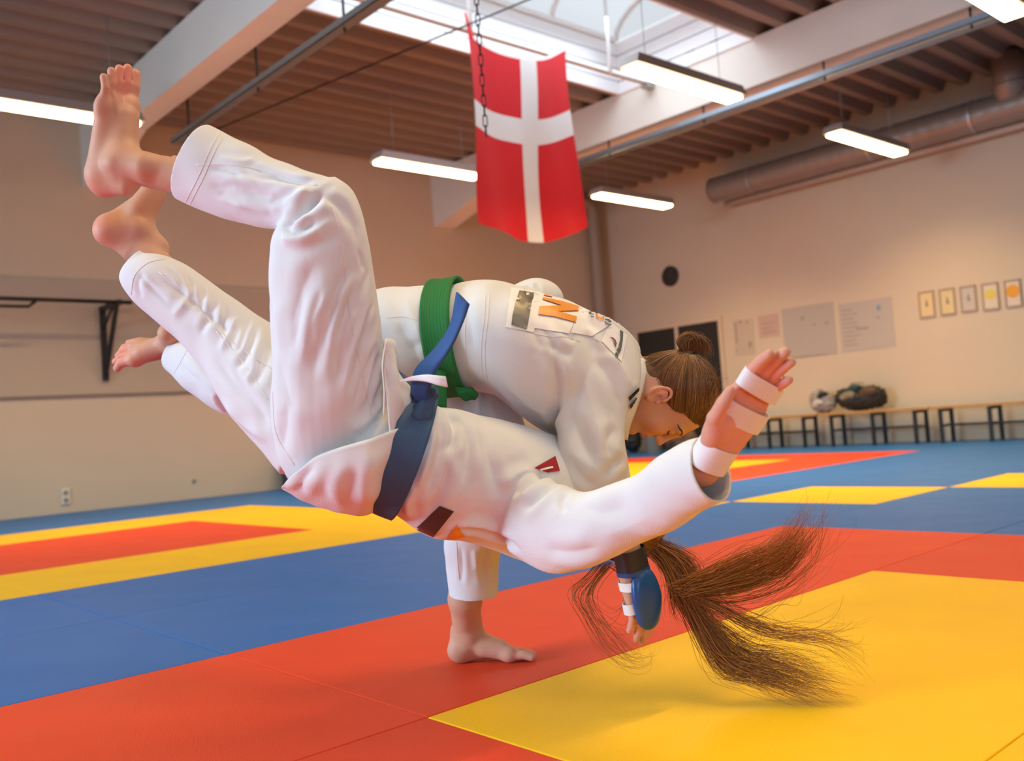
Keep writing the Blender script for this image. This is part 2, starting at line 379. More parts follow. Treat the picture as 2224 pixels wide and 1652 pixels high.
tube_o('grip', [(2.85, YW-0.58, 2.23), (2.78, YW-0.58, 2.17), (2.3, YW-0.58, 2.165), (1.6, YW-0.58, 2.17), (1.5, YW-0.58, 2.23)], 0.018, m_black, r)
p = on_plane(142, 1078, 1, YW)
r = empty('wall_socket', tuple(p), 'small white double wall socket low on the left wall', 'socket')
bm = bmesh.new(); box(bm, (p[0]-0.045, YW-0.018, p[2]-0.085), (p[0]+0.045, YW, p[2]+0.085), 0.006); bm_obj('plate', bm, mat('socket_white', (0.75, 0.70, 0.60), 0.4), r)
for dz in (-0.04, 0.04):
    bm = bmesh.new(); tube(bm, [(p[0], YW-0.021, p[2]+dz), (p[0], YW-0.016, p[2]+dz)], 0.026, 14); bm_obj('outlet', bm, mat('socket_hole', (0.30, 0.27, 0.23), 0.5), r)
p = on_plane(421, 1044, 1, YW)
bm = bmesh.new(); tube(bm, [(p[0], YW-0.02, p[2]), (p[0], YW, p[2])], 0.022, 10)
tag(bm_obj('wall_plug', bm, mat('plug_grey', (0.3, 0.28, 0.25), 0.5)), 'tiny grey plug on the left wall right of the socket', 'wall fitting')
# dark storage crate by the left wall, mostly behind the thrown fighter
r = empty('storage_box', (6.3, YW-0.35, 0), 'dark storage box at the foot of the left wall behind the thrown fighter', 'box')
bm = bmesh.new(); box(bm, (5.75, YW-0.55, 0), (6.9, YW-0.08, 0.42), 0.02); bm_obj('box_body', bm, mat('crate_dark', (0.05, 0.06, 0.07), 0.6), r)
bm = bmesh.new(); box(bm, (5.73, YW-0.57, 0.42), (6.92, YW-0.06, 0.47), 0.012); bm_obj('lid', bm, mat('crate_lid', (0.08, 0.09, 0.10), 0.5), r)

# double door on the right wall
dr = bpy.data.objects.new('door_1', None); COL.objects.link(dr); dr.location = (XW, 9.3, 0); struct(dr)
dr['label'] = 'dark double door in a pale frame on the right wall'
m_frame = mat('door_frame', (0.66, 0.54, 0.40), 0.5)
y0, y1 = 8.50, 10.14
for nm, lo, hi in (('jamb', (XW-0.035, y0-0.07, 0), (XW, y0, 2.06)), ('jamb', (XW-0.035, y1, 0), (XW, y1+0.07, 2.06)), ('head', (XW-0.035, y0, 1.99), (XW, y1, 2.06)), ('mullion', (XW-0.04, 9.28, 0), (XW, 9.345, 1.99))):
    box_o(nm, lo, hi, m_frame, dr, 0.004)
for ya, yb in ((y0, 9.28), (9.345, y1)):
    lf = box_o('leaf', (XW-0.02, ya, 0.01), (XW-0.002, yb, 1.99), m_dark, dr)
    bm = bmesh.new(); yh = yb-0.09 if ya == y0 else ya+0.09
    tube(bm, [(XW-0.02, yh, 1.0), (XW-0.075, yh, 1.0), (XW-0.075, yh+(-0.11 if ya == y0 else 0.11), 1.0)], 0.009, 8); bm_obj('handle', bm, m_steel, lf, True)
# clock
p = on_plane(1457, 600, 0, XW)
r = empty('wall_clock', tuple(p), 'round black wall clock high on the right wall', 'clock')
bm = bmesh.new(); tube(bm, [(XW, p[1], p[2]), (XW-0.035, p[1], p[2]), (XW-0.045, p[1], p[2])], [0.165, 0.165, 0.15], 32); bm_obj('case', bm, m_black, r, False)
bm = bmesh.new(); tube(bm, [(XW-0.044, p[1], p[2]), (XW-0.0465, p[1], p[2])], 0.14, 32); bm_obj('dial', bm, mat('dial_black', (0.03, 0.03, 0.03), 0.4), r)
m_hand = mat('clock_hand', (0.12, 0.12, 0.11), 0.5)
for L, a in ((0.07, 2.2), (0.11, 0.6)):
    bm = bmesh.new(); tube(bm, [(XW-0.049, p[1], p[2]), (XW-0.049, p[1]-L*math.sin(a), p[2]+L*math.cos(a))], [0.005, 0.003], 5); bm_obj('hand', bm, m_hand, r)
for k in range(12):
    bm = bmesh.new(); a = k*math.pi/6; tube(bm, [(XW-0.0475, p[1]-0.115*math.sin(a), p[2]+0.115*math.cos(a)), (XW-0.0475, p[1]-0.13*math.sin(a), p[2]+0.13*math.cos(a))], 0.003, 4)
    bm_obj('hour_mark', bm, m_hand, r)
# papers on the right wall (flat sheets, seen as blurred notes)
m_ink = mat('pencil_grey', (0.33, 0.29, 0.25), 0.7); m_inkb = mat('blue_ink', (0.18, 0.32, 0.45), 0.6)
def sheet_at(quad, col, label, marks, nm='paper_sheet', depth=0.006):
    ys = [on_plane(*q, 0, XW)[1] for q in quad]; zs = [on_plane(*q, 0, XW)[2] for q in quad]
    ya, yb, za, zb = min(ys), max(ys), min(zs), max(zs)
    r = empty(nm, (XW, (ya+yb)/2, (za+zb)/2), label, 'paper', 'sheets pinned to the right wall')
    bm = bmesh.new(); box(bm, (XW-depth, ya, za), (XW-0.0005, yb, zb)); bm_obj('sheet', bm, mat(nm, col, 0.7), r)
    for (u0, u1, v0, v1, M) in marks:   # u left to right as seen, v bottom to top
        bm = bmesh.new(); box(bm, (XW-depth-0.0015, yb-(yb-ya)*u1, za+(zb-za)*v0), (XW-depth, yb-(yb-ya)*u0, za+(zb-za)*v1)); bm_obj('mark', bm, M, r)
    return r
lines = lambda u0, u1, v0, v1, n, M: [(u0, u0+(u1-u0)*random.uniform(0.55, 1), v0+(v1-v0)*(k+0.3)/n, v0+(v1-v0)*(k+0.55)/n, M) for k in range(n)]
sheet_at([(1592, 697), (1641, 768)], (0.56, 0.47, 0.37), 'notice sheet with handwritten column beside the double door', [(0.08, 0.16, 0.35, 0.95, m_ink), (0.3, 0.42, 0.9, 0.98, m_ink), (0.68, 0.78, 0.86, 0.94, m_ink), (0.7, 0.86, 0.2, 0.36, m_ink), (0.06, 0.12, 0.1, 0.2, m_ink)])
sheet_at([(1646, 687), (1694, 728)], (0.55, 0.39, 0.33), 'pinkish sheet between the notice and the wide pale chart', [(0.15, 0.85, 0.2, 0.25, m_ink), (0.15, 0.7, 0.4, 0.44, m_ink), (0.15, 0.8, 0.6, 0.64, m_ink)])
sheet_at([(1697, 672), (1819, 768)], (0.46, 0.42, 0.37), 'wide pale grey chart at the middle of the wall notices', [(0.38, 0.43, 0.72, 0.80, m_ink), (0.6, 0.64, 0.58, 0.64, m_ink), (0.83, 0.88, 0.58, 0.64, m_ink), (0.0, 0.04, 0.0, 0.22, m_ink), (0.1, 0.8, 0.01, 0.03, m_ink)])
sheet_at([(1820, 661), (1946, 752)], (0.50, 0.45, 0.40), 'pale written chart with blue mark nearest the framed certificates', lines(0.05, 0.45, 0.1, 0.9, 9, m_ink)+[(0.3, 0.55, 0.42, 0.46, m_ink), (0.72, 0.79, 0.76, 0.86, m_inkb), (0.7, 0.76, 0.6, 0.64, m_ink)])
p = on_plane(1800, 661, 0, XW)
# framed certificates
m_cert = [mat('certificate_print', c, 0.5) for c in ((0.74, 0.58, 0.32), (0.70, 0.58, 0.30), (0.56, 0.50, 0.44), (0.70, 0.62, 0.48), (0.72, 0.62, 0.50))]
m_wood = mat('thin_frame', (0.42, 0.30, 0.20), 0.5)
m_cy = mat('yellow_emblem', (0.72, 0.60, 0.10), 0.6); m_co = mat('orange_emblem', (0.80, 0.36, 0.03), 0.6)
cl = ['framed cream certificate at the left end of the row of five', 'framed yellowish certificate, second from the left in its row', 'framed greyish certificate in the middle of its row', 'framed certificate with a yellow emblem', 'framed certificate with a bold orange emblem at the right end']
for k, (xa, xb, ta, ba) in enumerate(((1994, 2033, 633, 689), (2039, 2078, 627, 683), (2084, 2124, 621, 676), (2131, 2173, 615, 672), (2180, 2222, 608, 666))):
    A = on_plane(xa, ta+2, 0, XW); B = on_plane(xb, ba-2, 0, XW)
    ya, yb, za, zb = B[1], A[1], B[2], A[2]
    if za > zb: za, zb = zb, za
    r = empty('picture_frame', (XW, (ya+yb)/2, (za+zb)/2), cl[k], 'picture', 'framed certificates on the right wall')
    bm = bmesh.new(); t = 0.018
    for lo, hi in (((ya, za), (yb, za+t)), ((ya, zb-t), (yb, zb)), ((ya, za+t), (ya+t, zb-t)), ((yb-t, za+t), (yb, zb-t))):
        box(bm, (XW-0.022, lo[0], lo[1]), (XW, hi[0], hi[1]))
    bm_obj('frame', bm, m_wood, r)
    bm = bmesh.new(); box(bm, (XW-0.010, ya+t, za+t), (XW-0.001, yb-t, zb-t)); bm_obj('print', bm, m_cert[k], r)
    cy = (ya+yb)/2; cz = za+(zb-za)*0.58
    bm = bmesh.new()
    if k < 3:
        tube(bm, [(XW-0.0115, cy, cz-0.05), (XW-0.0115, cy, cz+0.03)], [0.018, 0.008], 6); M = m_ink
    else:
        tube(bm, [(XW-0.010, cy, cz), (XW-0.0135, cy, cz)], 0.065 if k == 3 else 0.08, 16); M = m_cy if k == 3 else m_co
    bm_obj('emblem', bm, M, r)
# benches
m_seat = mat('bench_wood', (0.50, 0.27, 0.09), 0.45, noise=0.15, nscale=6)
bl = ['wooden bench with black legs nearest the dark door, behind the raised hand', 'wooden bench with black legs carrying the two bags', 'wooden bench with black legs cut by the right edge of the picture']
for k, (yc, L) in enumerate(((7.42, 1.56), (5.86, 1.5), (4.40, 1.38), )):
    r = empty('bench', (11.85, yc, 0), bl[k], 'bench', 'benches along the right wall')
    bm = bmesh.new(); box(bm, (11.62, yc-L/2, 0.425), (12.02, yc+L/2, 0.455), 0.006); bm_obj('seat', bm, m_seat, r)
    fy = (yc-0.56, yc, yc+0.58)
    for y in fy:
        for x in (11.66, 11.98): box_o('leg', (x-0.02, y-0.02, 0), (x+0.02, y+0.02, 0.42), m_black, r)
        box_o('crossbar', (11.68, y-0.018, 0.385), (11.96, y+0.018, 0.42), m_black, r); box_o('crossbar', (11.68, y-0.015, 0.20), (11.96, y+0.015, 0.225), m_black, r)
    box_o('rail', (11.80, fy[0], 0.20), (11.83, fy[2], 0.23), m_black, r)
# ------------------------------------------------------------------ modelling tools for bodies and cloth
def smin(a, b, k):
    h = np.clip(0.5+0.5*(b-a)/k, 0, 1)
    return b*(1-h)+a*h-k*h*(1-h)
class Sdf:
    """blobs, tapered limbs and cuts joined smoothly, meshed as one continuous surface"""
    def __init__(s): s.p = []
    def rc(s, a, b, r0, r1, k=0.01, n=None, sc=1.0, cut=False):
        s.p.append(('rc', np.array(a, float), np.array(b, float), r0, r1, k, n, sc, cut)); return s
    def el(s, c, r, R=None, k=0.01, cut=False):
        s.p.append(('el', np.array(c, float), np.array(r, float), np.eye(3) if R is None else np.array(R), k, cut)); return s
    def add(s, other, M=None, scale=1.0):
        """parts of another Sdf moved by a 4x4"""
        M = np.eye(4) if M is None else M; R = M[:3, :3]; t = M[:3, 3]
        for q in other.p:
            if q[0] == 'rc':
                n = None if q[6] is None else R @ q[6]
                s.p.append(('rc', R@(q[1]*scale)+t, R@(q[2]*scale)+t, q[3]*scale, q[4]*scale, q[5]*scale, n, q[7], q[8]))
            else: s.p.append(('el', R@(q[1]*scale)+t, q[2]*scale, R@q[3], q[4]*scale, q[5]))
        return s
    def mesh(s, h):
        lo = np.full(3, 1e9); hi = -lo; bb = []
        for q in s.p:
            if q[0] == 'rc':
                m = max(q[3], q[4])*max(1, q[7])+q[5]*1.2+2*h; a, b = np.minimum(q[1], q[2])-m, np.maximum(q[1], q[2])+m
            else:
                m = q[2].max()+q[4]*1.2+2*h; a, b = q[1]-m, q[1]+m
            bb.append((a, b)); lo = np.minimum(lo, a); hi = np.maximum(hi, b)
        n = np.ceil((hi-lo)/h).astype(int)+2
        D = np.full(n, 0.03, np.float32)
        for q, (a, b) in zip(s.p, bb):
            i0 = np.floor((a-lo)/h).astype(int).clip(0); i1 = np.minimum(np.ceil((b-lo)/h).astype(int)+1, n)
            ax = [(lo[k]+h*np.arange(i0[k], i1[k])).astype(np.float32) for k in range(3)]
            X, Y, Z = ax[0][:, None, None], ax[1][None, :, None], ax[2][None, None, :]
            if q[0] == 'rc':
                A, B = q[1], q[2]; ba = B-A; l2 = max(ba@ba, 1e-9)
                px, py, pz = X-A[0], Y-A[1], Z-A[2]
                t = np.clip((px*ba[0]+py*ba[1]+pz*ba[2])/l2, 0, 1)
                qx, qy, qz = px-t*ba[0], py-t*ba[1], pz-t*ba[2]
                f = 1.0
                if q[6] is not None:
                    nn = q[6]; w = (qx*nn[0]+qy*nn[1]+qz*nn[2])*(1/q[7]-1)
                    qx, qy, qz = qx+nn[0]*w, qy+nn[1]*w, qz+nn[2]*w; f = min(1, q[7])
                d = (np.sqrt(qx*qx+qy*qy+qz*qz)-(q[3]+(q[4]-q[3])*t))*f
                k, cut = q[5], q[8]
            else:
                c, r, R = q[1], q[2], q[3]
                px, py, pz = X-c[0], Y-c[1], Z-c[2]
                u = [(px*R[0, j]+py*R[1, j]+pz*R[2, j]) for j in range(3)]
                k0 = np.sqrt(sum((u[j]/r[j])**2 for j in range(3))); k1 = np.sqrt(sum((u[j]/r[j]**2)**2 for j in range(3)))
                d = k0*(k0-1)/np.maximum(k1, 1e-6)
                k, cut = q[4], q[5]
            S = D[i0[0]:i1[0], i0[1]:i1[1], i0[2]:i1[2]]
            if cut: S[:] = -smin(-S, d, k)
            else: S[:] = smin(S, d.astype(np.float32), k)
        return nets(D, lo, h)
def nets(D, lo, h):
    ins = D < 0; c = ins[:-1, :-1, :-1].astype(np.int8)*0
    for dx in (0, 1):
        for dy in (0, 1):
            for dz in (0, 1):
                c += ins[dx:ins.shape[0]-1+dx, dy:ins.shape[1]-1+dy, dz:ins.shape[2]-1+dz]
    act = (c > 0) & (c < 8); I = np.argwhere(act); idx = np.full(act.shape, -1, np.int32); idx[act] = np.arange(len(I))
    acc = np.zeros((len(I), 3), np.float32); cnt = np.zeros(len(I), np.float32)
    for ax in range(3):
        o = [k for k in range(3) if k != ax]
        for u in (0, 1):
            for v in (0, 1):
                off = np.zeros(3, int); off[o[0]] = u; off[o[1]] = v; off2 = off.copy(); off2[ax] = 1
                a = D[tuple((I+off).T)]; b = D[tuple((I+off2).T)]
                m = (a < 0) != (b < 0); t = np.where(m, a/np.where(a == b, 1, a-b), 0)
                p = np.tile(off.astype(np.float32), (len(I), 1)); p[:, ax] = t
                acc += p*m[:, None]; cnt += m
    V = lo+h*(I+acc/np.maximum(cnt, 1)[:, None])
    F = []
    for ax in range(3):
        o1, o2 = (ax+1) % 3, (ax+2) % 3
        sl = [slice(1, -1)]*3; sl[ax] = slice(0, -1)
        sl2 = list(sl); sl2[ax] = slice(1, None)
        A = ins[tuple(sl)]; B = ins[tuple(sl2)]
        for sgn in (0, 1):
            E = np.argwhere((A & ~B) if sgn == 0 else (~A & B))
            E[:, o1] += 1; E[:, o2] += 1
            q = []
            for (u, v) in ((0, 0), (-1, 0), (-1, -1), (0, -1)):
                P = E.copy(); P[:, o1] += u; P[:, o2] += v; q.append(idx[tuple(P.T)])
            Q = np.stack(q, 1); F.append(Q if sgn == 0 else Q[:, ::-1])
    return V, np.concatenate(F)
def np_mesh(name, V, F):
    me = bpy.data.meshes.new(name); F = np.asarray(F, np.int32); n, w = F.shape
    me.vertices.add(len(V)); me.vertices.foreach_set('co', np.asarray(V, np.float32).ravel())
    me.loops.add(n*w); me.loops.foreach_set('vertex_index', F.ravel())
    me.polygons.add(n); me.polygons.foreach_set('loop_start', np.arange(0, n*w, w, dtype=np.int32)); me.polygons.foreach_set('loop_total', np.full(n, w, np.int32))
    me.update(calc_edges=True); me.validate(); return me
def arrays(me):
    V = np.zeros(len(me.vertices)*3, np.float32); me.vertices.foreach_get('co', V); V = V.reshape(-1, 3).astype(float)
    E = np.zeros(len(me.edges)*2, np.int32); me.edges.foreach_get('vertices', E); return V, E.reshape(-1, 2)
def normals(me):
    N = np.zeros(len(me.vertices)*3, np.float32); me.vertices.foreach_get('normal', N); return N.reshape(-1, 3).astype(float)
def put(me, V): me.vertices.foreach_set('co', np.asarray(V, np.float32).ravel()); me.update()
def relax(V, E, it, lam=0.5):
    n = len(V); deg = np.bincount(E.ravel(), minlength=n).astype(float)[:, None]
    for k in range(it):
        for l in (lam, -lam*1.02):     # Taubin: smooths without shrinking
            S = np.zeros_like(V)
            for c in range(3):
                S[:, c] = np.bincount(E[:, 0], V[E[:, 1], c], n)+np.bincount(E[:, 1], V[E[:, 0], c], n)
            V = V+l*(S/np.maximum(deg, 1)-V)
    return V
def tint_attr(me, V, base, spots):
    col = np.tile(np.array([*base, 1.0]), (len(V), 1))
    for c, r, rgb in spots:
        w = np.exp(-(np.linalg.norm(V-np.asarray(c), axis=1)/r)**2)[:, None]
        col[:, :3] = col[:, :3]*(1-w)+np.array(rgb)*w
    a = me.color_attributes.new('tint', 'FLOAT_COLOR', 'POINT'); a.data.foreach_set('color', col.astype(np.float32).ravel())
def crom(P, m):
    """Catmull-Rom through rows of P, m steps per span"""
    P = np.asarray(P, float); Q = np.vstack([2*P[0]-P[1], P, 2*P[-1]-P[-2]]); out = []
    for i in range(len(P)-1):
        p0, p1, p2, p3 = Q[i:i+4]
        for t in np.arange(m)/m:
            out.append(0.5*(2*p1+(p2-p0)*t+(2*p0-5*p1+4*p2-p3)*t*t+(3*p1-p0-3*p2+p3)*t**3))
    out.append(P[-1]); return np.array(out)
def rings(st, sub=5, n=36, ex=2.0, grow=0.0, e0=0.0, e1=0.0):
    """cloth sleeves and legs: each station = left and right edge in the photograph, distance, depth/width ratio"""
    S = crom(st, sub); C = []; A = []
    for L0, L1, R0, R1, d, t in S:
        a = at(L0, L1, d); b = at(R0, R1, d); C.append((a+b)/2); A.append((b-a)/2)
    C = np.array(C); A = np.array(A); T = np.gradient(C, axis=0); T /= np.linalg.norm(T, axis=1)[:, None]
    A2 = A-T*(A*T).sum(1)[:, None]*0.6
    B = np.cross(A2, T); B /= np.linalg.norm(B, axis=1)[:, None]
    la = np.linalg.norm(A, axis=1)
    B *= (la*S[:, 5])[:, None]
    A = A*(1+grow/la)[:, None]; B = B*(1+grow/np.maximum(la*S[:, 5], 1e-3))[:, None]
    th = np.linspace(0, 2*np.pi, n, endpoint=False); c, s = np.cos(th), np.sin(th)
    c = np.sign(c)*np.abs(c)**(2/ex); s = np.sign(s)*np.abs(s)**(2/ex)
    R = C[:, None]+A[:, None]*c[None, :, None]+B[:, None]*s[None, :, None]
    if e0: R = np.concatenate([(R[0]-T[0]*e0)[None], R])
    if e1: R = np.concatenate([R, (R[-1]+T[-1]*e1)[None]])
    return R, C, T
def tube_mesh(R, cap=True):
    m, n, _ = R.shape; V = R.reshape(-1, 3); F = []
    for i in range(m-1):
        for k in range(n): F.append((i*n+k, i*n+(k+1) % n, (i+1)*n+(k+1) % n, (i+1)*n+k))
    V = list(map(tuple, V))
    if cap:
        V += [tuple(R[0].mean(0)), tuple(R[-1].mean(0))]
        for k in range(n): F += [((k+1) % n, k, m*n), ((m-1)*n+k, (m-1)*n+(k+1) % n, m*n+1)]
    return V, F
def ell_mesh(c, r, R=None, n=20):
    R = np.eye(3) if R is None else R
    th = np.linspace(0, np.pi, n); ph = np.linspace(0, 2*np.pi, 2*n, endpoint=False)
    G = np.stack([np.sin(th)[:, None]*np.cos(ph), np.sin(th)[:, None]*np.sin(ph), np.cos(th)[:, None]*np.ones(2*n)], -1)
    G[0] += [0, 0, 0]; return tube_mesh(np.asarray(c)+(G*np.asarray(r)) @ R.T, True)
def union(name, parts, vox, it=6):
    bm = bmesh.new()
    for V, F in parts:
        vs = [bm.verts.new(v) for v in V]
        for f in F:
            try: bm.faces.new([vs[k] for k in f])
            except ValueError: pass
    bmesh.ops.remove_doubles(bm, verts=bm.verts, dist=1e-5)
    bmesh.ops.recalc_face_normals(bm, faces=bm.faces)
    me = bpy.data.meshes.new('tmp'); bm.to_mesh(me); bm.free()
    o = bpy.data.objects.new('tmp', me); COL.objects.link(o)
    md = o.modifiers.new('r', 'REMESH'); md.mode = 'VOXEL'; md.voxel_size = vox; md.adaptivity = 0
    dg = bpy.context.evaluated_depsgraph_get(); dg.update()
    r = bpy.data.meshes.new_from_object(o.evaluated_get(dg)); r.name = name
    bpy.data.objects.remove(o); bpy.data.meshes.remove(me)
    V, E = arrays(r); put(r, relax(V, E, it)); return r
def bvh(me):
    V, E = arrays(me); return BVHTree.FromPolygons([tuple(v) for v in V], [tuple(p.vertices) for p in me.polygons])
def hit(tree, px, py):
    d = FW+RT*((px-1112)/FPX)+DN*((py-826)/FPX)
    h = tree.ray_cast(Vector(CAM), Vector(d).normalized())
    return (None, None) if h[0] is None else (np.array(h[0]), np.array(h[1]))
FOLD = 1.0
def folds(me, strokes, tree=None):
    """creases: each stroke runs over the cloth; a valley (or ridge when the height is positive) with a soft ridge on both sides"""
    tree = tree or bvh(me); V, E = arrays(me); N = normals(me); D = np.zeros(len(V))
    for pts, amp, sig in strokes:
        P = crom(pts, 6) if len(pts) > 2 else np.linspace(pts[0], pts[1], 10)
        Q = [hit(tree, *p)[0] for p in P]; Q = [q for q in Q if q is not None]
        if len(Q) < 3: continue
        Q = np.array(Q); n = len(Q); lo = Q.min(0)-4*sig; hi = Q.max(0)+4*sig
        idx = np.where(((V > lo) & (V < hi)).all(1))[0]
        if not len(idx): continue
        best = np.full(len(idx), 1e9); par = np.zeros(len(idx))
        for i in range(n-1):
            a, b = Q[i], Q[i+1]; ab = b-a; l2 = ab@ab
            if l2 < 1e-12 or l2 > 0.01: continue
            t = np.clip(((V[idx]-a)@ab)/l2, 0, 1); d = np.linalg.norm(V[idx]-a-t[:, None]*ab, axis=1)
            m = d < best; best[m] = d[m]; par[m] = (i+t[m])/(n-1)
        w = np.clip(np.minimum(par, 1-par)*4, 0, 1); w = w*w*(3-2*w)
        D[idx] += FOLD*amp*w*(0.5*np.exp(-(best/sig)**2)+0.5*np.exp(-best/(0.55*sig))-0.42*np.exp(-((best-1.9*sig)/(sig*1.1))**2))
    put(me, V+N*D[:, None])
def ripple(me, amp, scale, seed, it=2):
    r = np.random.default_rng(seed); V, E = arrays(me); N = normals(me); D = np.zeros(len(V))
    for k in range(7):
        f = r.normal(size=3)*scale*(1+0.35*k); g = r.normal(size=3)*scale*0.6
        D += np.sin(V@f+r.uniform(0, 6)+1.6*np.sin(V@g+r.uniform(0, 6)))/(1+0.4*k)
    put(me, V+N*(D*amp/2.5)[:, None])
def cut_end(me, c, t, rad, back=0.0):
    """opens a sleeve or leg: cuts the closed end off square"""
    bm = bmesh.new(); bm.from_mesh(me); c = Vector(c)-Vector(t)*back
    g = [f for f in bm.faces if (f.calc_center_median()-c).length < rad]
    vs = {v for f in g for v in f.verts}; es = {e for f in g for e in f.edges}
    bmesh.ops.bisect_plane(bm, geom=list(vs)+list(es)+g, plane_co=c, plane_no=Vector(t), clear_outer=True)
    bm.to_mesh(me); bm.free(); me.update()
def cloth_obj(name, me, M, parent, thick=0.004):
    me.materials.append(M); o = link(name, me, parent, None, True)
    if thick:
        md = o.modifiers.new('hem', 'SOLIDIFY'); md.thickness = thick; md.offset = -1
    return o
def strip(name, pairs, M, parent, thick=0.004, sub=6, across=4, bulge=0.0):
    """a ribbon or flap: rows of (left px, right px, d left, d right)"""
    S = crom([(*p[0], *p[1], p[2], p[3]) for p in pairs], sub); V = []; F = []; w = across+1
    for L0, L1, R0, R1, da, db in S:
        a, b = at(L0, L1, da), at(R0, R1, db)
        for k in range(w):
            u = k/across; V.append(a+(b-a)*u-FW*bulge*math.sin(math.pi*u))
    for i in range(len(S)-1):
        for k in range(across): F.append((i*w+k, i*w+k+1, (i+1)*w+k+1, (i+1)*w+k))
    o = pyd(name, V, F, M, parent, True)
    if thick:
        md = o.modifiers.new('t', 'SOLIDIFY'); md.thickness = thick; md.offset = 0
    return o
def decal(name, me, quads, M, parent, nu=8, nv=8, off=0.0022):
    """printed patch lying on the cloth; quads of four photograph points, clockwise"""
    tree = bvh(me) if not isinstance(me, BVHTree) else me; V = []; F = []
    for q in quads:
        q = np.array(q, float); b0 = len(V); ok = True; rows = []
        for i in range(nv+1):
            for j in range(nu+1):
                u, v = j/nu, i/nv
                p = (q[0]*(1-u)+q[1]*u)*(1-v)+(q[3]*(1-u)+q[2]*u)*v
                h, n = hit(tree, *p)
                rows.append(None if h is None else lift(h, n, off))
        idx = {}
        for k, r_ in enumerate(rows):
            if r_ is not None: idx[k] = len(V); V.append(r_)
        w = nu+1
        for i in range(nv):
            for j in range(nu):
                f = [i*w+j, i*w+j+1, (i+1)*w+j+1, (i+1)*w+j]
                if all(k in idx for k in f):
                    f = [idx[k] for k in f]
                    if max(np.linalg.norm(V[f[a]]-V[f[(a+1) % 4]]) for a in range(4)) < 0.06: F.append(f)
    return pyd(name, V, F, M, parent, True) if F else None
def lift(h, n, off):
    d = CAM-h; d /= np.linalg.norm(d); return h+d*(off/max(0.4, float(n@d)))*0.7+n*off*0.3
def decal_poly(name, tree, polys, M, parent, off=0.0022, cuts=3):
    """printed shape with a clean outline laid on the cloth"""
    bm = bmesh.new()
    for pl in polys:
        vs = [bm.verts.new((x, y, 0)) for x, y in pl]; f = bm.faces.new(vs)
    bm.normal_update(); bmesh.ops.triangulate(bm, faces=bm.faces, ngon_method='EAR_CLIP')
    for _ in range(cuts): bmesh.ops.subdivide_edges(bm, edges=[e for e in bm.edges if e.calc_length() > 5], cuts=1)
    bmesh.ops.triangulate(bm, faces=bm.faces)
    bad = []
    for v in bm.verts:
        h, n = hit(tree, v.co.x, v.co.y)
        if h is None: bad.append(v)
        else: v.co = Vector(lift(h, n, off))
    bmesh.ops.delete(bm, geom=bad, context='VERTS')
    return bm_obj(name, bm, M, parent, True)
def seam(name, tree, lines_, M, parent, r=0.0007):
    for pts in lines_:
        bm = bmesh.new(); P = crom(pts, 8); Q = []
        for p in P:
            h, n = hit(tree, *p)
            if h is not None and (not Q or np.linalg.norm(h-Q[-1]) < 0.08): Q.append(h+n*r*0.5)
        if len(Q) > 2: tube(bm, Q, r, 5); bm_obj(name, bm, M, parent, True)
        else: bm.free()
def strand_tint(me, cnt, per, r):
    c = np.ones((cnt, 4)); v = r.lognormal(0, 0.38, cnt); c[:, 0] = v*r.uniform(0.92, 1.1, cnt); c[:, 1] = v; c[:, 2] = v*r.uniform(0.85, 1.1, cnt)
    a = me.color_attributes.new('strand', 'FLOAT_COLOR', 'POINT'); a.data.foreach_set('color', np.repeat(c, per, 0).astype(np.float32).ravel())
def hair_mat(name, col, rough):
    M = mat(name, col, rough, spec=0.6); nt = M.node_tree; b = nt.nodes['Principled BSDF']
    a = nd(nt, 'ShaderNodeAttribute', attribute_name='strand'); mx = nd(nt, 'ShaderNodeMix', data_type='RGBA', blend_type='MULTIPLY'); mx.inputs[0].default_value = 1
    mx.inputs[6].default_value = (*col, 1); nt.links.new(a.outputs['Color'], mx.inputs[7]); nt.links.new(mx.outputs[2], b.inputs['Base Color']); return M
